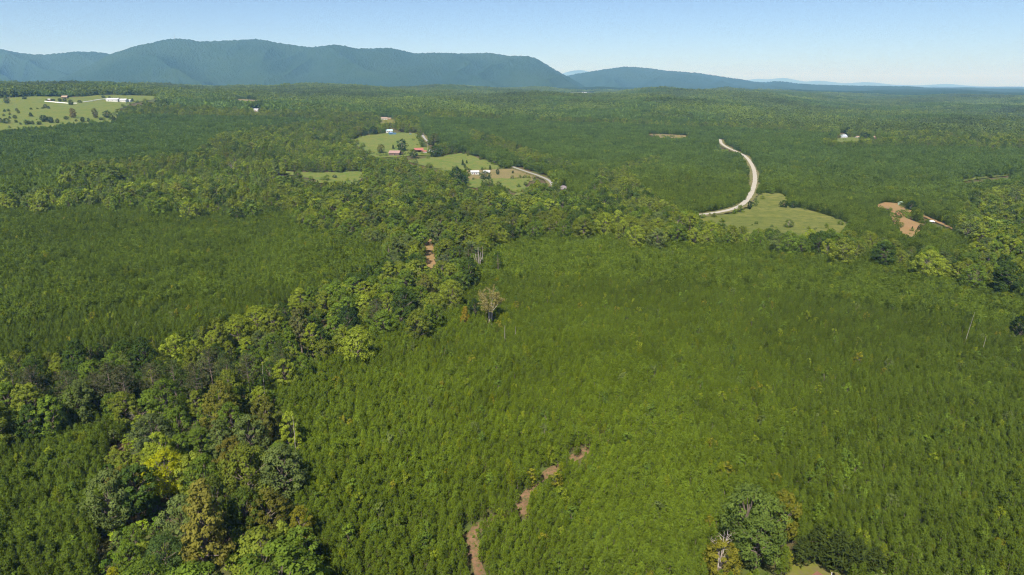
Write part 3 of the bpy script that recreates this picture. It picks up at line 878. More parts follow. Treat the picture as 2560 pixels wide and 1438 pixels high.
# --- trees of their own look in the belts, by the pixel of their top and their height
HERO = [ # top px, top py, height, crown diameter, shape seed, tint, label
 (405, 1120, 16, 11.5, 3, (0.30, 0.315, 0.012), 'bright yellow-turning broadleaf tree with full crown in the wooded belt'),
 (482, 1192, 24, 11.5, 5, (0.195, 0.182, 0.034), 'tall golden-brown tree with pale trunk rising from the belt'),
 (660, 1222, 13, 12.0, 0, (0.120, 0.118, 0.020), 'round bronze-olive tree at the edge of the wooded belt'),
 (745, 1262, 12, 7.0, 7, (0.160, 0.155, 0.016), 'small yellow-olive tree beside the round bronze tree'),
 (300, 1158, 13, 9.0, 1, (0.120, 0.110, 0.020), 'dull olive tree beside the bright yellow tree'),
 (372, 1032, 16, 14.0, 8, (0.088, 0.115, 0.040), 'broad grey-green tree behind the bright yellow tree'),
 (540, 948, 20, 13.0, 6, (0.150, 0.150, 0.026), 'large olive-gold tree with spreading top in the belt'),
 (655, 982, 19, 9.0, 2, (0.120, 0.125, 0.024), 'slim olive tree at the plantation edge of the belt'),
 (575, 1085, 17, 10.5, 4, (0.130, 0.120, 0.022), 'tall bronze-green tree with upright crown in the belt'),
 (640, 1372, 9, 10.0, 1, (0.100, 0.165, 0.030), 'fresh green low tree under the golden-brown tree'),
 (283, 1412, 9, 5.5, 5, (0.225, 0.225, 0.012), 'small bright yellow tree low in the belt'),
 (400, 1330, 12, 9.0, 8, (0.075, 0.120, 0.030), 'fresh green tree with pale limbs in the belt'),
 (520, 1180, 18, 10.0, 0, (0.085, 0.110, 0.020), 'deep green tree beside the golden-brown tree'),
 (600, 1215, 15, 8.0, 3, (0.085, 0.120, 0.018), 'leafy green tree between golden-brown and bronze trees'),
 (1875, 1203, 19, 12.5, 8, (0.118, 0.165, 0.032), 'big blue-green tree beside the brown-roofed house'),
 (1905, 1290, 14, 12.0, 3, (0.105, 0.150, 0.028), 'lower blue-green tree under the big tree by the house'),
 (1925, 1235, 17, 11.0, 1, (0.112, 0.158, 0.028), 'dense blue-green tree leaning out over the house yard'),
 (1972, 1222, 15, 8.0, 2, (0.150, 0.150, 0.018), 'yellow-tinged tree behind the big tree by the house'),
 (1812, 1345, 11, 9.0, 0, (0.180, 0.170, 0.020), 'yellow-orange tree with dead top near the house'),
 (1160, 762, 12, 6.0, 5, (0.24, 0.19, 0.018), 'small yellow tree beside the bare golden tree'),
 (1185, 745, 12, 7.0, 1, (0.035, 0.060, 0.018), 'dark green tree beside the bare golden tree'),
 (865, 762, 17, 12.0, 3, (0.034, 0.062, 0.017), 'dark green dense tree over the plantation corner'),
 (1005, 715, 18, 13.0, 8, (0.055, 0.090, 0.020), 'deep green tree in the belt by the plantation corner'),
 (1062, 680, 19, 9.0, 7, (0.130, 0.135, 0.030), 'tall pale-olive tree beside the red dirt gap'),
 (1105, 635, 13, 11.0, 0, (0.110, 0.135, 0.060), 'silvery grey-green tree beside the red dirt gap'),
 (1035, 632, 14, 11.0, 1, (0.045, 0.080, 0.018), 'dark leafy tree on the far side of the dirt gap'),
 (745, 765, 20, 9.5, 4, (0.125, 0.130, 0.040), 'tall grey-olive tree with bare lower trunk in the belt'),
 (2558, 785, 13, 10.0, 6, (0.022, 0.042, 0.014), 'very dark green tree standing in the open plantation'),
 (1645, 505, 16, 13.0, 7, (0.140, 0.150, 0.032), 'pale yellow-green tree at the meadow corner of the valley wood'),
 (1100, 535, 14, 14.0, 8, (0.135, 0.160, 0.020), 'bright yellow-green tree in the valley wood'),
]
for i, (px, py, h, dm, sd, tint, lab) in enumerate(HERO):
    x, y = by_top(px, py, h)
    pr = BROADS[sd]
    s = h / 15.0
    wid = [5.2, 4.7, 3.9, 5.6, 3.6, 3.7, 4.9, 4.2, 5.3][sd] * 2.35 * s
    tree_obj('broadleaf_tree', 'broadleaf_%d' % sd, pr, x, y, s, i * 1.7, tint, lab, 'tree', 'broadleaf trees with a look of their own', 'leaf', 'bark', min(max(dm / wid, 0.7), 1.35))
    TAKEN.append((x, y, dm * 0.36))
    MARKS.append((x, y, lab))
    if i in (0, 1, 2, 14):
        TAKEN.append((x * 0.955, y * 0.955, dm * 0.42))
        if i == 0: TAKEN.append((x * 0.91, y * 0.91, 4.5))
    if i == 1:
        TAKEN.append((x * 0.91, y * 0.91, 3.6))
# --- dark cedars by the house
CEDAR = [pine_parts(600 + i, 8.0, 2.6, 260, 0.8, 0.34, 5) for i in range(3)]
for i, (px, py, h) in enumerate([(2052, 1318, 9), (2105, 1330, 10), (2150, 1352, 9), (2195, 1372, 8), (2080, 1352, 7), (2010, 1345, 7)]):
    x, y = by_top(px, py, h)
    tree_obj('cedar_tree', 'cedar_%d' % (i % 3), CEDAR[i % 3], x, y, h / 8, i, (0.055, 0.075, 0.015), 'dark green cedar tree at the yard edge of the brown-roofed house', 'tree', 'cedars beside the house yard', 'needle', 'bark', 1.15)
    TAKEN.append((x, y, 2.6))
# --- mature pines: bare tall trunk under a flat-topped tufted crown
def mature_pine(seed):
    r = np.random.default_rng(seed)
    h = 20.0; n = 26
    C = []
    tr = MB()
    tr.tube([(0, 0, -0.6), (0.15, 0.1, 8), (0.3, -0.1, 15), (0.2, 0.1, 19.3)], [0.30, 0.23, 0.14, 0.04], 7)
    for i in range(n):
        t = i / n; z = 10.5 + 9.2 * t; a = i * 2.4 + r.normal(0, 0.4); rr = (3.7 * (1 - t ** 2.2) + 0.5) * r.uniform(0.5, 1.0)
        c = np.array([rr * math.cos(a), rr * math.sin(a), z + 0.12 * rr]); C.append(c)
        tr.tube([(0.2, 0, z - 0.5), tuple(c)], [0.07, 0.02], 4, cap=False)
    for q in range(6):
        a = r.random() * 6.28; z = r.uniform(5, 10); tr.tube([(0.1, 0, z), (1.4 * math.cos(a), 1.4 * math.sin(a), z + 0.2)], [0.04, 0.012], 3, cap=False)
    C = np.array(C); per = 46
    ci = np.repeat(np.arange(n), per)
    P = C[ci] + r.normal(size=(n * per, 3)) * np.array([0.75, 0.75, 0.36])
    up = r.normal(size=P.shape) * 0.6 + np.array([0, 0, 0.7]); nrm = r.normal(size=P.shape) + np.array([0, 0, 0.8])
    var = np.clip(r.normal(0.5, 0.18, n)[ci] + r.normal(0, 0.1, len(P)), 0, 1)
    V, k, var = cards(P, nrm, 0.7 * r.uniform(0.6, 1.4, len(P)), 0.3, var, r, True, up)
    return V, k, var, tr
MPINE = [mature_pine(700 + i) for i in range(4)]
for i, (px, py, h, dull) in enumerate([(68, 918, 20, 1), (160, 925, 19, 1), (232, 930, 17, 1), (262, 905, 20, 1), (300, 912, 20, 1), (375, 905, 19, 1), (425, 895, 20, 0), (482, 905, 19, 1), (615, 885, 19, 1),
                                       (560, 880, 18, 0), (20, 905, 19, 0), (520, 870, 18, 1), (700, 850, 18, 0), (940, 745, 18, 1), (1245, 628, 15, 2), (1170, 610, 16, 0)]):
    x, y = by_top(px, py, h)
    tint = [(0.070, 0.095, 0.026), (0.085, 0.090, 0.040), (0.038, 0.075, 0.018)][dull]
    lab = {0: 'tall green mature pine with bare lower trunk in the wooded belt', 1: 'tall grey-green thinning pine with bare trunk in the wooded belt', 2: 'tall dark green pine standing alone beside the dead snags'}[dull]
    tree_obj('mature_pine', 'mature_pine_%d' % (i % 4), MPINE[i % 4], x, y, h / 20, i * 2.1, tint, lab, 'tree', 'mature pines with bare trunks' if dull < 2 else None, 'needle', 'bark')
    TAKEN.append((x, y, 2.2))

# --- golden half-bare tree: several upright stems fanning out, thin tan leaf tufts along the twigs
def fan_tree(seed, h, spread, nst, leafy):
    r = np.random.default_rng(seed); tr = MB(); P = []
    for s in range(nst):
        a = 6.28 * s / nst + r.normal(0, 0.3); sp = spread * r.uniform(0.25, 1.0)
        b = np.array([0.35 * math.cos(a), 0.35 * math.sin(a), -0.4])
        top = np.array([sp * math.cos(a), sp * math.sin(a), h * (1.0 - 0.33 * (sp / spread) ** 2 + r.normal(0, 0.02))])
        mid = np.array([sp * 0.22 * math.cos(a), sp * 0.22 * math.sin(a), h * 0.45])
        tr.tube([tuple(b), tuple(b * 0.4 + mid * 0.6), tuple(mid), tuple(mid * 0.4 + top * 0.6), tuple(top)], [0.26, 0.19, 0.14, 0.08, 0.02], 5)
        for q in range(11):
            t = r.uniform(0.1, 1.0); p = mid * (1 - t) + top * t
            d = np.array([math.cos(a) * 0.8, math.sin(a) * 0.8, 0.9]) + r.normal(size=3) * 0.75; d /= np.linalg.norm(d)
            L = r.uniform(0.10, 0.22) * h * (1.1 - 0.5 * t)
            e = p + d * L
            tr.tube([tuple(p), tuple(e)], [0.05, 0.012], 3, cap=False)
            for k in range(leafy):
                P.append(p + d * L * r.uniform(0.25, 1.1) + r.normal(size=3) * 0.30)
    P = np.array(P) if P else np.zeros((1, 3))
    V, k, var = cards(P, r.normal(size=P.shape) + np.array([0, -0.3, 0.5]), 0.34 * r.uniform(0.6, 1.4, len(P)), 0.7, np.clip(r.normal(.5, .2, len(P)), 0, 1), r)
    return V, k, var, tr
x, y = by_top(1225, 722, 18)
tree_obj('thin_leaved_tree', 'golden_fan', fan_tree(800, 18, 6.8, 11, 52), x, y, 1, 0.4, (0.27, 0.235, 0.075), 'half-bare golden tan tree with fanning stems standing in the plantation', 'tree', None, 'leaf', 'pale_bark')
TAKEN.append((x, y, 4.0))
for px, py, h, sp, lab in [(1283, 543, 13, 5.0, 'bare grey fan-shaped tree at the far edge of the plantation'), (580, 402, 15, 6.0, 'bare grey tree in the wood beyond the left plantation'),
                           (432, 962, 9, 3.2, 'small bare pale dead tree among the thinning pines'), (338, 1012, 9, 2.2, 'thin bare dead tree beside the broad grey-green tree')]:
    x, y = by_top(px, py, h)
    pr = fan_tree(int(px), h, sp, 6, 2)
    tree_obj('bare_tree', 'bare_%d' % px, pr, x, y, 1, 0.3, (0.16, 0.12, 0.08), lab, 'tree', None, 'leaf', 'dead_wood')
    TAKEN.append((x, y, sp * 0.5))
# --- standing dead trunks
def snag(px, py, h, stems, lab, lean=(0, 0), rad=0.26):
    x, y = by_top(px, py, h)
    r = np.random.default_rng(int(px)); root = empty('dead_snag', (x, y, T(x, y) - 0.2), 0)
    for s in range(stems):
        b = MB(); a = r.random() * 6.28; off = 0.0 if stems == 1 else 0.9
        ox, oy = off * (s - (stems - 1) / 2), r.normal(0, 0.3) * (stems > 1)
        hh = h * (1 if s == stems // 2 else r.uniform(0.6, 0.85))
        b.tube([(ox, oy, -0.3), (ox * 1.1 + lean[0] * .35, oy + lean[1] * .35, hh * 0.35), (ox * 1.3 + lean[0] * .75 + r.normal(0, .1), oy + lean[1] * .75, hh * 0.75), (ox * 1.5 + lean[0], oy + lean[1], hh)],
               [rad, rad * .85, rad * .6, rad * .3], 6)
        link('trunk', b.mesh('dead_stem', [M['dead_wood']]), root)
        if stems > 1 and s != 1:
            c = MB(); sg = 1 if s else -1
            c.tube([(ox * 1.2, oy, hh * 0.6), (ox * 1.2 + sg * 1.0, oy, hh * 0.78), (ox * 1.2 + sg * 1.5, oy, hh * 0.95)], [rad * .55, rad * .4, rad * .15], 5)
            link('limb', c.mesh('dead_limb', [M['dead_wood']]), root)
    tag(root, lab, 'dead tree')
    TAKEN.append((x, y, 1.6))
snag(1195, 617, 16, 3, 'pale dead snag of three bleached stems above the plantation', rad=0.36)
snag(1177, 634, 11, 1, 'slim pale dead trunk beside the three-stemmed snag', rad=0.24)
snag(1206, 614, 15, 1, 'thin dead pole just behind the three-stemmed snag', rad=0.16)
snag(1262, 812, 9, 1, 'short dead pole in front of the half-bare golden tree', rad=0.15)
snag(1288, 814, 9, 1, 'short leaning dead stick in front of the half-bare golden tree', (0.2, 0.1), rad=0.12)
snag(2425, 780, 16, 1, 'long leaning dead pole rising from the open plantation', (2.2, 0.4), rad=0.095)
snag(2463, 838, 11, 1, 'short dead pole near the very dark tree', (0.5, 0), rad=0.1)
snag(766, 808, 13, 1, 'bent pale dead trunk at the plantation corner of the belt', (-1.6, 0.3), rad=0.22)
snag(728, 1040, 19, 1, 'tall thin dead pole at the edge of the wooded belt', (0.3, 0.2), rad=0.12)
snag(652, 905, 15, 1, 'pale dead trunk among the thinning pines', (0.4, 0), rad=0.13)
x, y = by_top(1810, 1312, 14)
tree_obj('bare_tree', 'bare_top', fan_tree(812, 13, 1.8, 3, 1), x, y, 1, 0.3, (0.16, 0.12, 0.08), 'bare grey dead tree rising from the yellow-orange tree', 'tree', None, 'leaf', 'pale_bark')

# --- trees standing in the open fields, by base pixel, height and width in pixels
FT = [(12, 281, 8, 9), (22, 280, 8, 9), (42, 278, 8, 9), (47, 285, 10, 9), (10, 292, 8, 8), (25, 289, 8, 7), (25, 298, 8, 8), (38, 298, 11, 12), (16, 310, 15, 22), (2, 308, 14, 14), (41, 308, 9, 10), (74, 312, 11, 13), (78, 275, 6, 10),
      (94, 274, 5, 7), (78, 293, 12, 13), (114, 272, 12, 12), (122, 273, 8, 9), (107, 273, 6, 8), (111, 306, 19, 20), (124, 305, 14, 18), (166, 300, 10, 15), (92, 302, 4, 4), (118, 254, 6, 10), (133, 254, 7, 10), (150, 255, 10, 10),
      (163, 255, 11, 12), (178, 264, 15, 15), (200, 258, 8, 12), (18, 260, 16, 17), (61, 249, 9, 14), (259, 246, 7, 11), (274, 246, 6, 7), (282, 248, 4, 4), (287, 248, 4, 4), (292, 248, 4, 4), (298, 248, 4, 4), (332, 255, 10, 8), (295, 276, 4, 6)]
def field_tree(name, px, py, hp, wp, tint, lab, group=None, shape=None, key=None):
    x, y = ray_hit(px, py)
    d = y * CP - (T(x, y) - CAMZ) * SP
    h = hp * d / F; w = wp * d / F
    sd = shape if shape is not None else int(px * 7 + py) % 6
    pr = BROADS_MID[sd]; s = h / 15.0
    wid = [5.2, 4.6, 5.6, 3.8, 4.8, 4.2][sd] * 2.3 * s
    tree_obj(name, key or 'pasture_tree_%d' % sd, pr, x, y, s, px * 0.7, tint, lab, 'tree', group, sxy=min(max(w / wid, 0.55), 2.6))
    TAKEN.append((x, y, w * 0.4))
FT += [(int(52 + 15.5 * q), int(313 - 0.9 * q + (q * 5) % 4), 7 + (q * 7) % 9, 8 + (q * 5) % 9) for q in range(16) if q not in (4, 7, 8, 12, 14)]
FMARK = [(140, 256, 'the long white wrapped row'), (220, 255, 'the climbing white wrapped row'), (290, 255, 'the hilltop barns'), (184, 297, 'the bronze-brown tree'), (255, 297, 'the tall olive tree'), (111, 306, 'the lower pasture edge'), (20, 262, 'the pasture top corner'), (30, 290, 'the scattered tree cluster')]
for q in FT:
    mk = min(FMARK, key=lambda k: (k[0] - q[0]) ** 2 + (3 * (k[1] - q[1])) ** 2)[2]
    sz = 'tiny' if q[2] < 6 else ('small' if q[2] < 9 else ('middling' if q[2] < 13 else 'large'))
    wd = 'wide ' if q[3] > q[2] * 1.25 else ''
    v = 0.8 + 0.4 * ((q[0] * 37 + q[1] * 11) % 17) / 17
    field_tree('pasture_tree', *q, (0.046 * v, 0.074 * v, 0.022 * v), '%s %sdark green tree in the hillside pasture near %s' % (sz, wd, mk), 'hillside pasture trees near %s' % mk)
LAB = [
 (184, 297, 27, 19, (0.135, 0.10, 0.035), 'tall bronze-brown tree alone in the large hillside pasture', 1),
 (240, 297, 27, 17, (0.115, 0.115, 0.035), 'tall olive tree at the lower edge of the hillside pasture', 1),
 (268, 296, 20, 25, (0.035, 0.062, 0.02), 'broad dark tree at the lower edge of the hillside pasture', 0),
 (1005, 379, 32, 33, (0.032, 0.060, 0.018), 'round dark tree in the pasture above the old barn', 2),
 (983, 374, 13, 8, (0.035, 0.065, 0.018), 'small dark conical tree beside the old barn', 5),
 (952, 384, 24, 24, (0.15, 0.16, 0.035), 'yellow-green tree at the lower edge of the upper pasture', 1),
 (1090, 393, 30, 46, (0.048, 0.085, 0.022), 'broad spreading tree beside the white red-roofed shed', 2),
 (1086, 368, 36, 30, (0.105, 0.120, 0.030), 'olive tree behind the red-roofed buildings', 1),
 (1034, 396, 24, 28, (0.075, 0.110, 0.026), 'bushy green tree below the red-roofed barn', 0),
 (1157, 415, 17, 8, (0.035, 0.065, 0.02), 'dark cedar standing in the middle pasture', 5),
 (1162, 421, 13, 9, (0.050, 0.080, 0.022), 'lower cedar in front of the dark cedar in the middle pasture', 5),
 (1167, 410, 10, 7, (0.036, 0.066, 0.02), 'small cedar behind the dark cedar in the middle pasture', 5),
 (1225, 426, 14, 9, (0.06, 0.09, 0.024), 'small green tree at the corner of the hay field', 5),
 (1244, 438, 16, 11, (0.032, 0.062, 0.018), 'dark oval tree standing in the hay field', 3),
 (1282, 435, 9, 7, (0.038, 0.070, 0.02), 'small dark tree in the hay field by the lane', 3),
 (1169, 442, 12, 9, (0.07, 0.10, 0.024), 'small green tree beside the white farmhouse', 1),
 (1212, 449, 22, 36, (0.080, 0.115, 0.045), 'spreading grey-green tree in front of the white farmhouse', 2),
 (1140, 466, 52, 36, (0.030, 0.056, 0.017), 'very large dark tree beside the white farmhouse', 0),
 (1158, 470, 34, 24, (0.030, 0.058, 0.018), 'dark tree in front of the very large dark tree', 3),
 (838, 447, 11, 13, (0.038, 0.068, 0.02), 'small dark tree in the narrow pasture', 0),
 (738, 438, 9, 10, (0.038, 0.068, 0.02), 'small dark tree at the edge of the narrow pasture', 0),
 (1873, 526, 26, 13, (0.026, 0.052, 0.016), 'dark upright tree at the bend of the gravel road', 3),
 (1960, 521, 22, 24, (0.036, 0.066, 0.018), 'dark green tree bulging into the olive meadow', 0),
 (1981, 522, 21, 22, (0.040, 0.072, 0.02), 'second dark tree at the inner corner of the meadow', 2),
 (2280, 575, 10, 6, (0.030, 0.055, 0.016), 'small dark tree in the bare clearing', 5),
 (2295, 578, 14, 10, (0.034, 0.060, 0.018), 'conical dark tree in the bare clearing', 5),
 (2276, 527, 27, 30, (0.028, 0.054, 0.018), 'big dark tree overhanging the bare clearing', 2),
 (2075, 351, 18, 18, (0.030, 0.056, 0.018), 'dark tree beside the blue-grey roofed house', 0),
 (2162, 355, 24, 30, (0.030, 0.054, 0.018), 'broad dark tree across the yard from the blue-grey roofed house', 2),
 (2120, 341, 24, 22, (0.028, 0.052, 0.02), 'tall dark tree behind the blue-grey roofed house', 0),
 (895, 340, 26, 30, (0.150, 0.160, 0.035), 'pale yellow-green tree at the top of the upper pasture', 0),
 (935, 337, 22, 26, (0.038, 0.070, 0.022), 'round dark green tree above the upper pasture', 2),
 (1010, 330, 22, 26, (0.110, 0.130, 0.03), 'olive tree behind the blue tarpaulin sheds', 0),
 (1035, 333, 17, 24, (0.115, 0.135, 0.028), 'yellow-green tree beside the parked blue car', 0),
]
for px, py, hp, wp, tint, lab, sh in LAB:
    field_tree('field_tree', px, py, hp, wp, tint, lab, None, sh)

# ------------------------------------------------------------------ buildings
def building(name, label, px, py, w, d, hw, hr, rz, wall, roof, style='gable', windows=2, chimney=False, cat='house', at=None, door=True, openfront=False):
    x, y = at if at else ray_hit(px, py)
    root = empty(name, (x, y, T(x, y)), math.radians(rz))
    b = MB(); hx, hy = w / 2, d / 2
    if openfront:
        b.box(-hx, -hx + .25, -hy, hy, -1.5, hw); b.box(hx - .25, hx, -hy, hy, -1.5, hw); b.box(-hx + .25, hx - .25, hy - .25, hy, -1.5, hw)
        b.box(-hx * .3 - .12, -hx * .3 + .12, -hy + .02, -hy + .3, -1.5, hw)
    else:
        b.box(-hx, hx, -hy, hy, -1.5, hw)
    if style == 'gable':
        for s in (-1, 1):
            b.quad([(s * (hx - 0.01), -hy, hw), (s * (hx - 0.01), hy, hw), (s * (hx - 0.01), 0, hw + hr * hy / (hy + .45) - .04)])
    link('wall', b.mesh('walls', [wall]), root)
    r = MB(); ov = 0.45; th = 0.14
    if style == 'gable':
        for s in (-1, 1):
            e = [(-hx - ov, s * (hy + ov), hw - 0.06), (hx + ov, s * (hy + ov), hw - 0.06), (hx + ov, 0, hw + hr), (-hx - ov, 0, hw + hr)]
            t = [(a, c, z + th) for a, c, z in e]
            if s < 0: r.quad(t); r.quad(e[::-1])
            else: r.quad(t[::-1]); r.quad(e)
            for q in range(4):
                n = (q + 1) % 4; r.quad([e[q], e[n], t[n], t[q]])
    else:
        A = [(-hx - ov, -hy - ov, hw), (hx + ov, -hy - ov, hw), (hx + ov, hy + ov, hw), (-hx - ov, hy + ov, hw)]
        rl = max(hx - hy, 0.0)
        R0, R1 = (-rl, 0, hw + hr), (rl, 0, hw + hr)
        if rl > 0.01:
            r.quad([A[0], A[1], R1, R0]); r.quad([A[2], A[3], R0, R1]); r.quad([A[1], A[2], R1]); r.quad([A[3], A[0], R0])
        else:
            for q in range(4): r.quad([A[q], A[(q + 1) % 4], R0])
        lo = [(a, c, z - 0.18) for a, c, z in A]
        for q in range(4): r.quad([lo[q], lo[(q + 1) % 4], A[(q + 1) % 4], A[q]])
        r.quad(lo[::-1])
    ro = link('roof', r.mesh('roof', [roof]), root)
    if chimney:
        c = MB(); c.box(hx * .35, hx * .35 + .8, .3, 1.0, hw + hr * .3, hw + hr + .9); link('chimney', c.mesh('chimney', [M['brick']]), ro)
    if not openfront:
        for s in (-1, 1):
            for i in range(windows):
                wx = -hx + w * (i + 0.5) / windows + (0.9 if (s < 0 and door) else 0)
                if wx > hx - .7: continue
                q = MB(); yy = s * (hy + 0.03); q.box(wx - .45, wx + .45, min(yy, s * hy - s * .05), max(yy, s * hy - s * .05), hw * .38, hw * .78)
                link('window', q.mesh('window', [M['glass']]), root)
        if door:
            q = MB(); q.box(-.5 - hx * .15, .45 - hx * .15, -hy - .04, -hy + .05, -.1, min(2.05, hw * .82)); link('door', q.mesh('door', [M['door']]), root)
    tag(root, label, cat)
    return root
building('farmhouse', 'white single-storey farmhouse at the edge of the hay field', 1187, 437, 9, 6.5, 3.2, 1.6, 6, M['white_paint'], M['white_metal'], windows=4)
building('shed', 'white shed partly behind the spreading grey-green tree', 1217, 434, 7, 5, 2.4, 1.2, 4, M['white_paint'], M['white_metal'], windows=1, cat='shed')
building('barn', 'open-fronted barn with faded red metal roof beside the pasture', 1047, 381, 12, 9, 3.4, 2.6, 12, M['old_wood'], M['red_metal'], openfront=True, cat='barn')
building('shed', 'low white shed with red roof in front of the red-roofed barn', 1061, 383, 6.5, 4.5, 2.2, 1.4, 4, M['white_paint'], M['red_metal'], windows=1, cat='shed')
building('cottage', 'white gabled cottage with red roof beside the spreading tree', 1079, 382, 5.5, 8, 3.4, 2.2, 80, M['white_paint'], M['red_metal'], windows=2, cat='house')
building('old_barn', 'weathered brown old barn with rusty sagging roof below the round tree', 988, 389, 15, 8, 3.6, 3.0, -14, M['old_wood'], M['rust_metal'], windows=1, cat='barn')
building('lean_to', 'low rusty lean-to beside the weathered old barn', 1001, 388, 7, 5, 2.2, 1.2, 10, M['old_wood'], M['rust_metal'], windows=0, cat='shed', openfront=True)
building('farmhouse', 'white house with pale teal roof at the top of the upper pasture', 973, 332, 11, 8, 3.2, 2.4, 10, M['white_paint'], M['teal_roof'], windows=3, chimney=True)
building('shed', 'blue tarpaulin shelter in front of the teal-roofed house', 977, 337, 6, 4, 2.6, 1.2, 25, M['blue_tarp'], M['blue_tarp'], windows=0, cat='shed', door=False)
building('shed', 'smaller bright blue shelter beside the blue tarpaulin shelter', 987, 337, 4.5, 3.5, 2.2, 0.9, 8, M['blue_tarp'], M['blue_tarp'], windows=0, cat='shed', door=False)
building('farmhouse', 'tan-roofed long house in the trees above the teal-roofed house', 961, 300, 12, 8, 3.0, 2.4, 4, M['white_paint'], M['tan_roof'], windows=4)
building('shed', 'orange-brown shed beside the tan-roofed long house', 973, 300, 6, 5, 2.6, 1.6, 10, M['door'], M['tan_roof'], windows=0, cat='shed')
building('cottage', 'house with mauve-grey shingled roof among trees by the lane', 1408, 479, 11, 9, 3.0, 3.0, 14, M['brick'], M['mauve_roof'], 'hip', windows=2)
building('farmhouse', 'blue-grey roofed house with white gable beyond the plantation', 2106, 346, 13, 9, 3.2, 3.2, 18, M['white_paint'], M['grey_roof'], windows=3)
building('shed', 'small tan-roofed shed across the yard from the blue-grey roofed house', 2143, 346, 6, 5, 2.4, 1.6, 12, M['white_paint'], M['tan_roof'], windows=1, cat='shed')
building('shed', 'tan shed past the broad dark tree beyond the plantation', 2188, 347, 8, 6, 2.6, 1.8, -8, M['tan_roof'], M['tan_roof'], windows=1, cat='shed')
building('shed', 'pale green metal shed at the top of the bare clearing', 2250, 515, 2.6, 3, 3.0, 1.0, 30, M['green_metal'], M['green_metal'], windows=0, cat='shed')
building('barn', 'long white metal barn at the hilltop end of the pasture', 284, 255, 24, 14, 5, 3, 4, M['white_paint'], M['white_metal'], windows=3, cat='barn')
building('barn', 'red-fronted barn between the two white hilltop barns', 297, 255, 9, 9, 4.5, 2.6, 6, M['red_metal'], M['red_metal'], windows=1, cat='barn')
building('barn', 'second white barn beside the red-fronted barn', 309, 256, 18, 12, 4.5, 3, -6, M['white_paint'], M['white_metal'], windows=2, cat='barn')
building('shed', 'small white shed past the hilltop barns', 323, 256, 9, 8, 4, 2, 0, M['white_paint'], M['white_metal'], windows=1, cat='shed')
building('shed', 'red shed in the bushes above the white bale row', 124, 253, 5, 5, 3, 1.6, 10, M['red_metal'], M['white_metal'], windows=0, cat='shed')
building('cottage', 'small white house in a gap of the hill woods', 641, 278, 9, 7, 3.0, 2.0, 0, M['white_paint'], M['white_metal'], windows=2)
building('cottage', 'tan-roofed house half hidden in trees above the pasture', 163, 247, 11, 8, 3.4, 3, 8, M['old_wood'], M['tan_roof'], windows=2)
building('barn', 'white barn in the distant pale field', 1461, 234, 30, 16, 5, 3, 0, M['white_paint'], M['white_metal'], windows=2, cat='barn')
hx_, hy_ = ray_hit(2043, 1428, 2.8)       # the eave corner farthest from the camera
hx_, hy_ = hx_ - 2.03, hy_ - 7.47
hs = building('house', 'house with warm brown hipped roof in the yellow-green yard', 0, 0, 11, 9, 2.8, 2.3, 35, M['brick'], M['brown_roof'], 'hip', windows=2, at=(hx_, hy_))
TAKEN.append((hx_, hy_, 7.5))
vx_, vy_ = ray_hit(2078, 1443, 3.0)
vent = MB(); vent.tube([(0, 0, 2.5), (0, 0, 4.1)], [0.09, 0.09], 10)
vo = link('vent_pipe', vent.mesh('vent_pipe', [M['white_paint']]), hs)
vo.matrix_parent_inverse = Matrix.Identity(4)
lp = Matrix.Rotation(-math.radians(35), 2) @ Vector((vx_ - hx_, vy_ - hy_))
vo.location = (lp.x, lp.y, 0)
# white wrapped bale rows along the pasture crest
def bale_row(px0, py0, px1, py1, label):
    a = Vector(ray_hit(px0, py0)); b = Vector(ray_hit(px1, py1))
    n = max(3, int((b - a).length / 3.0)); d = (b - a) / n
    root = empty('wrapped_bale_row', (a.x, a.y, T(a.x, a.y)), 0)
    mb = MB()
    z0 = T(a.x, a.y)
    pts, rad = [], []
    for i in range(n + 1):
        p = a + d * i
        z = T(p.x, p.y) - z0 + 0.95
        pts += [(p.x - a.x - d.x * .32, p.y - a.y - d.y * .32, z), (p.x - a.x + d.x * .32, p.y - a.y + d.y * .32, z)]
        rad += [1.35, 1.35] if 0 < i < n else [1.1, 1.3]
    mb.tube(pts, rad, 10)
    o = link('bale_wrap', mb.mesh('wrapped_bales', [M['bale_wrap']]), root)
    tag(root, label, 'bale row')
bale_row(113, 255, 170, 260, 'long low white wrapped row along the pasture crest')
bale_row(184, 260, 192, 260, 'short low white wrapped row between the pasture trees')
bale_row(208, 257, 231, 254, 'low white wrapped row climbing towards the barns')
bale_row(234, 253, 275, 248, 'upper white wrapped row ending by the hilltop barns')

def car(px, py, rz, paint, label):
    x, y = ray_hit(px, py); root = empty('parked_car', (x, y, T(x, y) + 0.42), math.radians(rz))
    b = MB()
    prof = [(-2.15, .35), (-2.2, .75), (-1.9, .98), (-1.35, 1.02), (-.75, 1.45), (.75, 1.48), (1.45, 1.05), (2.1, .92), (2.2, .6), (2.15, .35)]
    for s in (-.85, .85):
        b.quad([(u, s * (0.86 if v > 1.1 else 1), v) for u, v in (prof if s < 0 else prof[::-1])])
    for i in range(len(prof)):
        (u0, v0), (u1, v1) = prof[i], prof[(i + 1) % len(prof)]
        f0 = .86 if v0 > 1.1 else 1; f1 = .86 if v1 > 1.1 else 1
        b.quad([(u0, -.85 * f0, v0), (u0, .85 * f0, v0), (u1, .85 * f1, v1), (u1, -.85 * f1, v1)])
    link('body', b.mesh('car_body', [paint]), root)
    for u in (-1.35, 1.35):
        for s in (-1, 1):
            w = MB(); w.tube([(u, s * .72, .33), (u, s * .9, .33)], [.33, .33], 12); link('wheel', w.mesh('wheel', [M['rubber']]), root)
    g = MB(); g.box(-.7, .7, -.79, .79, 1.1, 1.38); link('window', g.mesh('car_glass', [M['glass']]), root)
    tag(root, label, 'car')
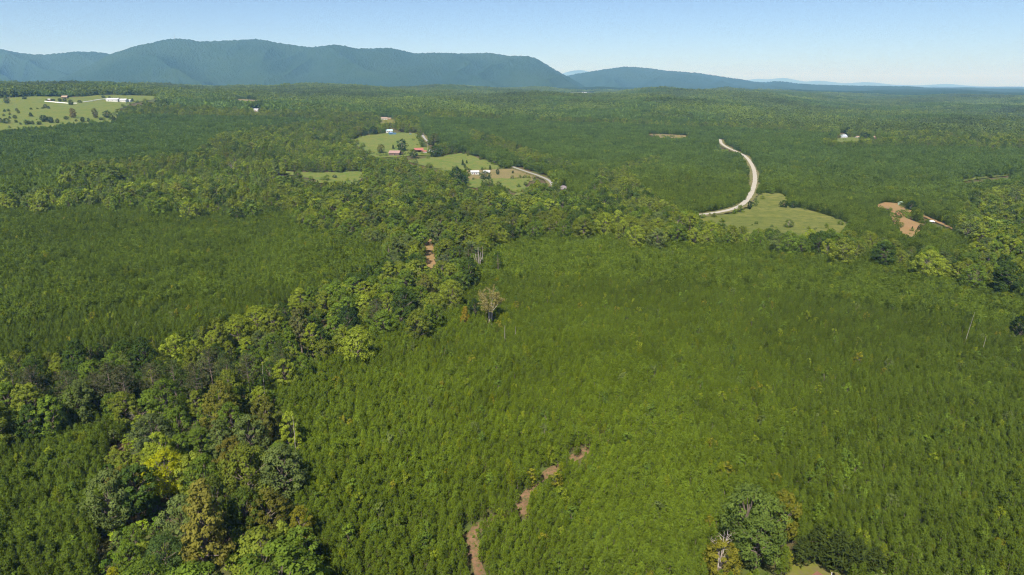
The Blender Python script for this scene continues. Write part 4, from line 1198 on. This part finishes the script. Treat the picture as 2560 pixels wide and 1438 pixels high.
car(2329, 557, -30, M['car_paint'], 'white car parked on the dirt drive below the clearing')
car(1026, 337, 12, M['blue_tarp'], 'blue car parked at the top of the upper pasture')
for px, py, hp, lab in [(923, 343, 14, 'pale wooden utility pole at the top edge of the upper pasture'), (1069, 377, 16, 'wooden utility pole beside the red-roofed buildings')]:
    x, y = ray_hit(px, py); root = empty('utility_pole', (x, y, T(x, y) - .3), 0)
    p = MB(); p.tube([(0, 0, 0), (0, 0, 10.5)], [.2, .13], 7); link('post', p.mesh('pole_post', [M['dead_wood']]), root)
    p = MB(); p.box(-1.2, 1.2, -.06, .06, 9.6, 9.75); link('crossarm', p.mesh('pole_crossarm', [M['bark']]), root)
    tag(root, lab, 'utility pole')
# radio masts on the ridge
for px, py, dist, lab in [(437, 98, 8000, 'thin radio mast on the highest mountain summit'), (1303, 140, 8000, 'thin radio mast on the shoulder of the long ridge')]:
    d = pix_dir(px, py); k = dist / math.hypot(d[0], d[1])
    root = empty('radio_mast', (d[0] * k, d[1] * k, CAMZ + d[2] * k - 12), 0)
    m_ = MB(); m_.tube([(0, 0, 0), (0, 0, 62)], [1.3, 0.7], 4); link('mast', m_.mesh('mast', [M['dead_wood']]), root)
    tag(root, lab, 'mast')

# ------------------------------------------------------------------ scattered woods
TK = np.array(TAKEN)
def clear_taken(x, y, rad):
    ok = np.ones(len(x), bool)
    for tx, ty, tr_ in TAKEN:
        ok &= (x - tx) ** 2 + (y - ty) ** 2 > (tr_ + rad) ** 2
    return ok
r_ = np.random.default_rng(99)
# --- broadleaf: single trees out to 1.5 km
bx, by = scatter(105, 1500, 6.8, 6.4, 0.42, 0.5, 301)
hh = r_.normal(13.0, 3.2, len(bx)).clip(6, 20)
hh = hh * (0.82 + 0.4 * vnoise(bx, by, 45, 61))
hh = hh * (1 - 0.16 * sstep(420, 700, np.hypot(bx, by)))
m = is_broad(bx, by, hh) & (np.hypot(bx, by) < 1500)
bx, by, hh = bx[m], by[m], hh[m]
m = open_view(bx, by, hh, hh * 0.33) & clear_taken(bx, by, 1.6) & clear_of(bx, by, S_ROAD, 6) & clear_of(bx, by, S_LANE, 2.6) & clear_of(bx, by, S_TRACK, 3.5)
bx, by, hh = bx[m], by[m], hh[m]
bt, bi = broad_tint(bx, by, r_)
bd = np.hypot(bx, by)
bz = terrain(bx, by)
vpx, vpy = project(bx, by, bz + hh * 0.8)
inview = (vpx > -10) & (vpx < 2570) & (vpy < 1440)
order = np.argsort(np.where(inview, bd, 1e9))[:205]
sel = np.zeros(len(bx), bool); sel[order] = True
NAMED = [(405, 1120, 16, 'the bright yellow tree'), (482, 1192, 24, 'the tall golden-brown tree'), (660, 1222, 13, 'the round bronze-olive tree'), (372, 1032, 16, 'the broad grey-green tree'),
         (540, 948, 20, 'the large olive-gold tree'), (728, 1040, 19, 'the tall thin dead pole'), (766, 808, 13, 'the bent pale dead trunk'), (160, 925, 19, 'the thinning grey-green pines'), (400, 1330, 12, 'the pale-limbed green tree'),
         (865, 762, 17, 'the dark corner tree'), (1062, 680, 19, 'the red dirt gap'), (1225, 722, 18, 'the half-bare golden tree'), (283, 1412, 9, 'the small bright yellow tree'), (640, 1372, 9, 'the fresh green low tree'),
         (2558, 785, 13, 'the very dark green tree'), (480, 905, 19, 'the small bare pale dead tree')]
NAMED = [(*by_top(a, b, c), d) for a, b, c, d in NAMED]
def nearest_mark(x, y, marks):
    return min(marks, key=lambda k: (k[0] - x) ** 2 + (k[1] - y) ** 2)[2]
for q in order:
    sd = int(r_.integers(len(BROADS)))
    mk = nearest_mark(bx[q], by[q], NAMED)
    size = 'tall' if hh[q] > 15.5 else ('low' if hh[q] < 11 else 'middling')
    tree_obj('broadleaf_tree', 'broadleaf_%d' % sd, BROADS[sd], bx[q], by[q], hh[q] / 15, r_.uniform(0, 6.28), bt[q], '%s %s broadleaf tree of the belt near %s' % (size, PALETTE[bi[q]][1], mk),
             'tree', 'belt trees near %s' % mk, sxy=r_.uniform(0.75, 1.05))
k = ~sel
near = bd[k] < 520
idx = np.where(near, r_.integers(B_NEAR[0], B_NEAR[1], k.sum()), r_.integers(B_MID[0], B_MID[1], k.sum()))
s = hh[k] / 15; sxy = s * r_.uniform(0.85, 1.15, len(s))
pts = [np.stack([bx[k], by[k], bz[k] - 0.2], 1)]; IDX = [idx]; ROT = [r_.uniform(0, 6.28, len(s))]; SCL = [np.stack([sxy, sxy, s], 1)]; TIN = [bt[k]]
# --- broadleaf clusters beyond
fx, fy = scatter(1500, 5300, 23, 23, 0.3, 0.3, 302, 41.5)
fh = np.full(len(fx), 14.0)
m = is_broad(fx, fy, fh); fx, fy = fx[m], fy[m]
m = open_view(fx, fy, np.full(len(fx), 13.0), np.full(len(fx), 11.0)); fx, fy = fx[m], fy[m]
t, _ = broad_tint(fx, fy, r_)
mean = np.array([0.128, 0.176, 0.034])
t = (mean * 0.65 + t * 0.35) * (0.50 + 0.55 * vnoise(fx, fy, 330, 93) + 0.45 * vnoise(fx, fy, 90, 94))[:, None]
s = r_.uniform(0.9, 1.2, len(fx)); s2 = s * r_.uniform(0.85, 1.2, len(fx))
pts.append(np.stack([fx, fy, terrain(fx, fy) - 0.5], 1)); IDX.append(r_.integers(B_NINE[0], B_NINE[1], len(fx))); ROT.append(r_.integers(0, 4, len(fx)) * 1.5708 + r_.normal(0, .1, len(fx))); SCL.append(np.stack([s, s, s2], 1)); TIN.append(t)
gn_scatter('broadleaf_forest', C_B, np.concatenate(pts), np.concatenate(IDX), np.concatenate(ROT), np.concatenate(SCL), np.concatenate(TIN), 'mixed broadleaf forest covering the valley belts and far hills', 'forest')

# --- understorey bushes filling the belts
ux, uy = scatter(105, 620, 3.4, 3.4, 0.45, 0.9, 303)
uh = r_.uniform(2.0, 5.0, len(ux))
m = is_broad(ux, uy, np.full(len(ux), 9.0)); ux, uy, uh = ux[m], uy[m], uh[m]
m = open_view(ux, uy, uh, uh * 0.4) & clear_of(ux, uy, S_TRACK, 3) & clear_taken(ux, uy, -1.0); ux, uy, uh = ux[m], uy[m], uh[m]
t, _ = broad_tint(ux, uy, r_); t = t * np.array([1.1, 1.2, 0.9])
s = uh / 5.5
U = (np.stack([ux, uy, terrain(ux, uy) - .1], 1), r_.integers(0, 4, len(ux)), r_.uniform(0, 6.28, len(ux)), np.stack([s * 1.35, s * 1.35, s], 1), t)
# saplings growing up through the plantation
sx_, sy_ = scatter(105, 720, 7.5, 7.5, 0.5, 1.3, 304)
sh = r_.uniform(4.6, 8.0, len(sx_))
m = ~is_broad(sx_, sy_, sh) & (r_.random(len(sx_)) < 0.45 + 0.4 * vnoise(sx_, sy_, 60, 31)); sx_, sy_, sh = sx_[m], sy_[m], sh[m]
m = open_view(sx_, sy_, sh, sh * .25) & clear_of(sx_, sy_, S_TRACK, 2.5) & clear_taken(sx_, sy_, .4); sx_, sy_, sh = sx_[m], sy_[m], sh[m]
pal = np.array([(0.180, 0.220, 0.018), (0.130, 0.190, 0.022), (0.205, 0.200, 0.018), (0.105, 0.160, 0.022), (0.135, 0.170, 0.045)])
t = pal[r_.choice(5, len(sx_), p=[.30, .30, .10, .20, .10])] * r_.uniform(0.75, 1.15, (len(sx_), 1))
s = sh / 5.5
EX, EY, EH = [], [], []
for kf, (mat, poly) in FIELDS.items():
    if kf in ('house', 'far', 'gap'): continue
    P = [np.array(ray_hit(*p)) for p in poly]
    for i in range(len(P)):
        a, b = P[i], P[(i + 1) % len(P)]; L = np.hypot(*(b - a)); nn = int(L / (3.5 if kf != 'big' else 7))
        for q in range(nn):
            if r_.random() < 0.62:
                p = a + (b - a) * r_.random() + r_.normal(0, 3.0, 2)
                EX.append(p[0]); EY.append(p[1]); EH.append(r_.choice([1.0, 1.8, 3.0, 4.5, 7.0], p=[.24, .28, .24, .16, .08]))
EX, EY, EH = np.array(EX), np.array(EY), np.array(EH)
m = clear_of(EX, EY, S_ROAD, 4.5) & clear_of(EX, EY, S_LANE, 3.5); EX, EY, EH = EX[m], EY[m], EH[m]
te, _ = broad_tint(EX, EY, r_)
# weeds and seedlings creeping onto the forest track
W_ = np.array([p + Vector((random.gauss(0, 1.6), random.gauss(0, 1.6))) for p in S_TRACK for _ in range(2)])
WH = r_.uniform(0.2, 0.9, len(W_)); tw, _ = broad_tint(W_[:, 0], W_[:, 1], r_)
sE = np.concatenate([EH, WH]) / 5.5
E = (np.stack([np.concatenate([EX, W_[:, 0]]), np.concatenate([EY, W_[:, 1]]), np.concatenate([terrain(EX, EY), terrain(W_[:, 0], W_[:, 1])]) + 0.05], 1), np.concatenate([te, tw]) * np.array([1.0, 1.05, 0.9]))
U = (np.concatenate([U[0], E[0]]), np.concatenate([U[1], r_.integers(0, 4, len(sE))]), np.concatenate([U[2], r_.uniform(0, 6.28, len(sE))]), np.concatenate([U[3], np.stack([sE * 1.9, sE * 1.9, sE], 1)]), np.concatenate([U[4], E[1]]))
gn_scatter('undergrowth', C_S, np.concatenate([U[0], np.stack([sx_, sy_, terrain(sx_, sy_) - .1], 1)]), np.concatenate([U[1], r_.integers(0, 4, len(sx_))]),
           np.concatenate([U[2], r_.uniform(0, 6.28, len(sx_))]), np.concatenate([U[3], np.stack([s * .85, s * .85, s], 1)]), np.concatenate([U[4], t]),
           'light green saplings and bushes mixed through the woods', 'undergrowth')

# --- plantation pines
PMARK = [(2043, 1428, 3, 'the brown-roofed house'), (1872, 1200, 20, 'the big blue-green tree'), (1812, 1345, 11, 'the yellow-orange tree'), (2150, 1352, 9, 'the dark cedars by the house'), (1195, 1400, 0, 'the sandy forest track'),
         (1170, 1336, 0, 'the bend of the sandy forest track'), (1310, 1260, 0, 'the open stretch of the forest track'), (745, 1262, 12, 'the small yellow-olive tree'), (640, 1372, 9, 'the fresh green low tree'), (283, 1412, 9, 'the small bright yellow tree')]
PMARK = [(*by_top(a, b, c), d) for a, b, c, d in PMARK]
px1, py1 = scatter(100, 345, 2.05, 1.42, 0.21, 0.22, 305)
ph = r_.normal(5.7, 0.85, len(px1)).clip(3.0, 8.0) * (0.84 + 0.30 * vnoise(px1, py1, 26, 71))
m = r_.random(len(px1)) > 0.02 + 0.10 * (vnoise(px1, py1, 14, 72) > 0.78); px1, py1, ph = px1[m], py1[m], ph[m]
m = ~is_broad(px1, py1, ph); px1, py1, ph = px1[m], py1[m], ph[m]
m = open_view(px1, py1, ph, np.full(len(ph), 1.0)) & clear_of(px1, py1, S_TRACK, 2.25) & clear_taken(px1, py1, .3); px1, py1, ph = px1[m], py1[m], ph[m]
pt = pine_tint(px1, py1, r_)
pz = terrain(px1, py1)
vx, vy = project(px1, py1, pz + ph * .7)
inv = (vx > 15) & (vx < 2545) & (vy < 1425)
dd = np.sqrt(px1 ** 2 + py1 ** 2 + (CAMZ - pz) ** 2)
order = np.argsort(np.where(inv, dd, 1e9))[:295]
sel = np.zeros(len(px1), bool); sel[order] = True
for q in order:
    sd = int(r_.integers(len(PINES)))
    mk = nearest_mark(px1[q], py1[q], PMARK)
    tone = 'dark green' if pt[q][1] < 0.115 else ('yellow-green' if pt[q][0] > 0.142 else 'mid-green')
    size = 'tall' if ph[q] > 6.3 else ('small' if ph[q] < 5.2 else 'middling')
    tree_obj('young_pine', 'young_pine_%d' % sd, PINES[sd], px1[q], py1[q], ph[q] / 7, r_.uniform(0, 6.28), pt[q], '%s %s young plantation pine near %s' % (size, tone, mk), 'pine', 'young pines near %s' % mk,
             'needle', 'bark', 1.0, 0.1)
k = ~sel
s = ph[k] / 7; w = s * r_.uniform(.92, 1.18, len(s))
pts = [np.stack([px1[k], py1[k], pz[k] - .1], 1)]; IDX = [r_.integers(*P_SINGLE, k.sum())]; ROT = [r_.uniform(0, 6.28, k.sum())]; SCL = [np.stack([w, w, s], 1)]; TIN = [pt[k]]
for (r0, r1, st, rg, hm, rad, seed) in ((345, 730, 4.0, P_FOUR, 6.2, 1.9, 306), (730, 1500, 9.0, P_SIXTEEN, 8.0, 4.4, 307), (1500, 5300, 25, P_LOT, 9.5, 12.0, 308)):
    x, y = scatter(r0, r1, st, st, 0.12, 0.22, seed)
    m = ~is_broad(x, y, np.full(len(x), hm)); x, y = x[m], y[m]
    m = open_view(x, y, np.full(len(x), hm), np.full(len(x), rad)) & clear_taken(x, y, rad * .5)
    if r0 < 1400: m &= clear_of(x, y, S_ROAD, 3 + rad * .7) & clear_of(x, y, S_LANE, 2.0 + rad * .3) & clear_of(x, y, S_DRIVE, 2 + rad) & clear_of(x, y, S_TRACK, 2 + rad * .7)
    x, y = x[m], y[m]
    s = hm / 7.0 * r_.uniform(.86, 1.14, len(x)); w = r_.uniform(.96, 1.1, len(x))
    pts.append(np.stack([x, y, terrain(x, y) - .2], 1)); IDX.append(r_.integers(*rg, len(x)))
    ROT.append(0.22 + r_.integers(0, 4, len(x)) * 1.5708); SCL.append(np.stack([w, w, s], 1)); TIN.append(pine_tint(x, y, r_))
gn_scatter('pine_plantation', C_P, np.concatenate(pts), np.concatenate(IDX), np.concatenate(ROT), np.concatenate(SCL), np.concatenate(TIN), 'dense plantation of young green pines covering the slopes', 'plantation')
print('counts', len(bx), len(fx), len(ux), len(sx_), len(px1), [len(p) for p in pts])

# ------------------------------------------------------------------ haze: one closed box of pale air round everything
hb = MB(); hb.box(-42000, 42000, -300, 43000, -60, 720)
hm_, ht, ho = new_mat('pale_haze')
pv = N(ht, 'ShaderNodeVolumePrincipled')
pv.inputs['Color'].default_value = (0.24, 0.53, 1.0, 1)
pv.inputs['Density'].default_value = 6.8e-5
pv.inputs['Anisotropy'].default_value = 0.0
pv.inputs['Absorption Color'].default_value = (1, 1, 1, 1)
ht.links.new(pv.outputs[0], ho.inputs['Volume'])
hz = link('haze', hb.mesh('haze', [hm_]))
tag(hz, 'pale blue haze over the distant hills', 'haze', kind='stuff')
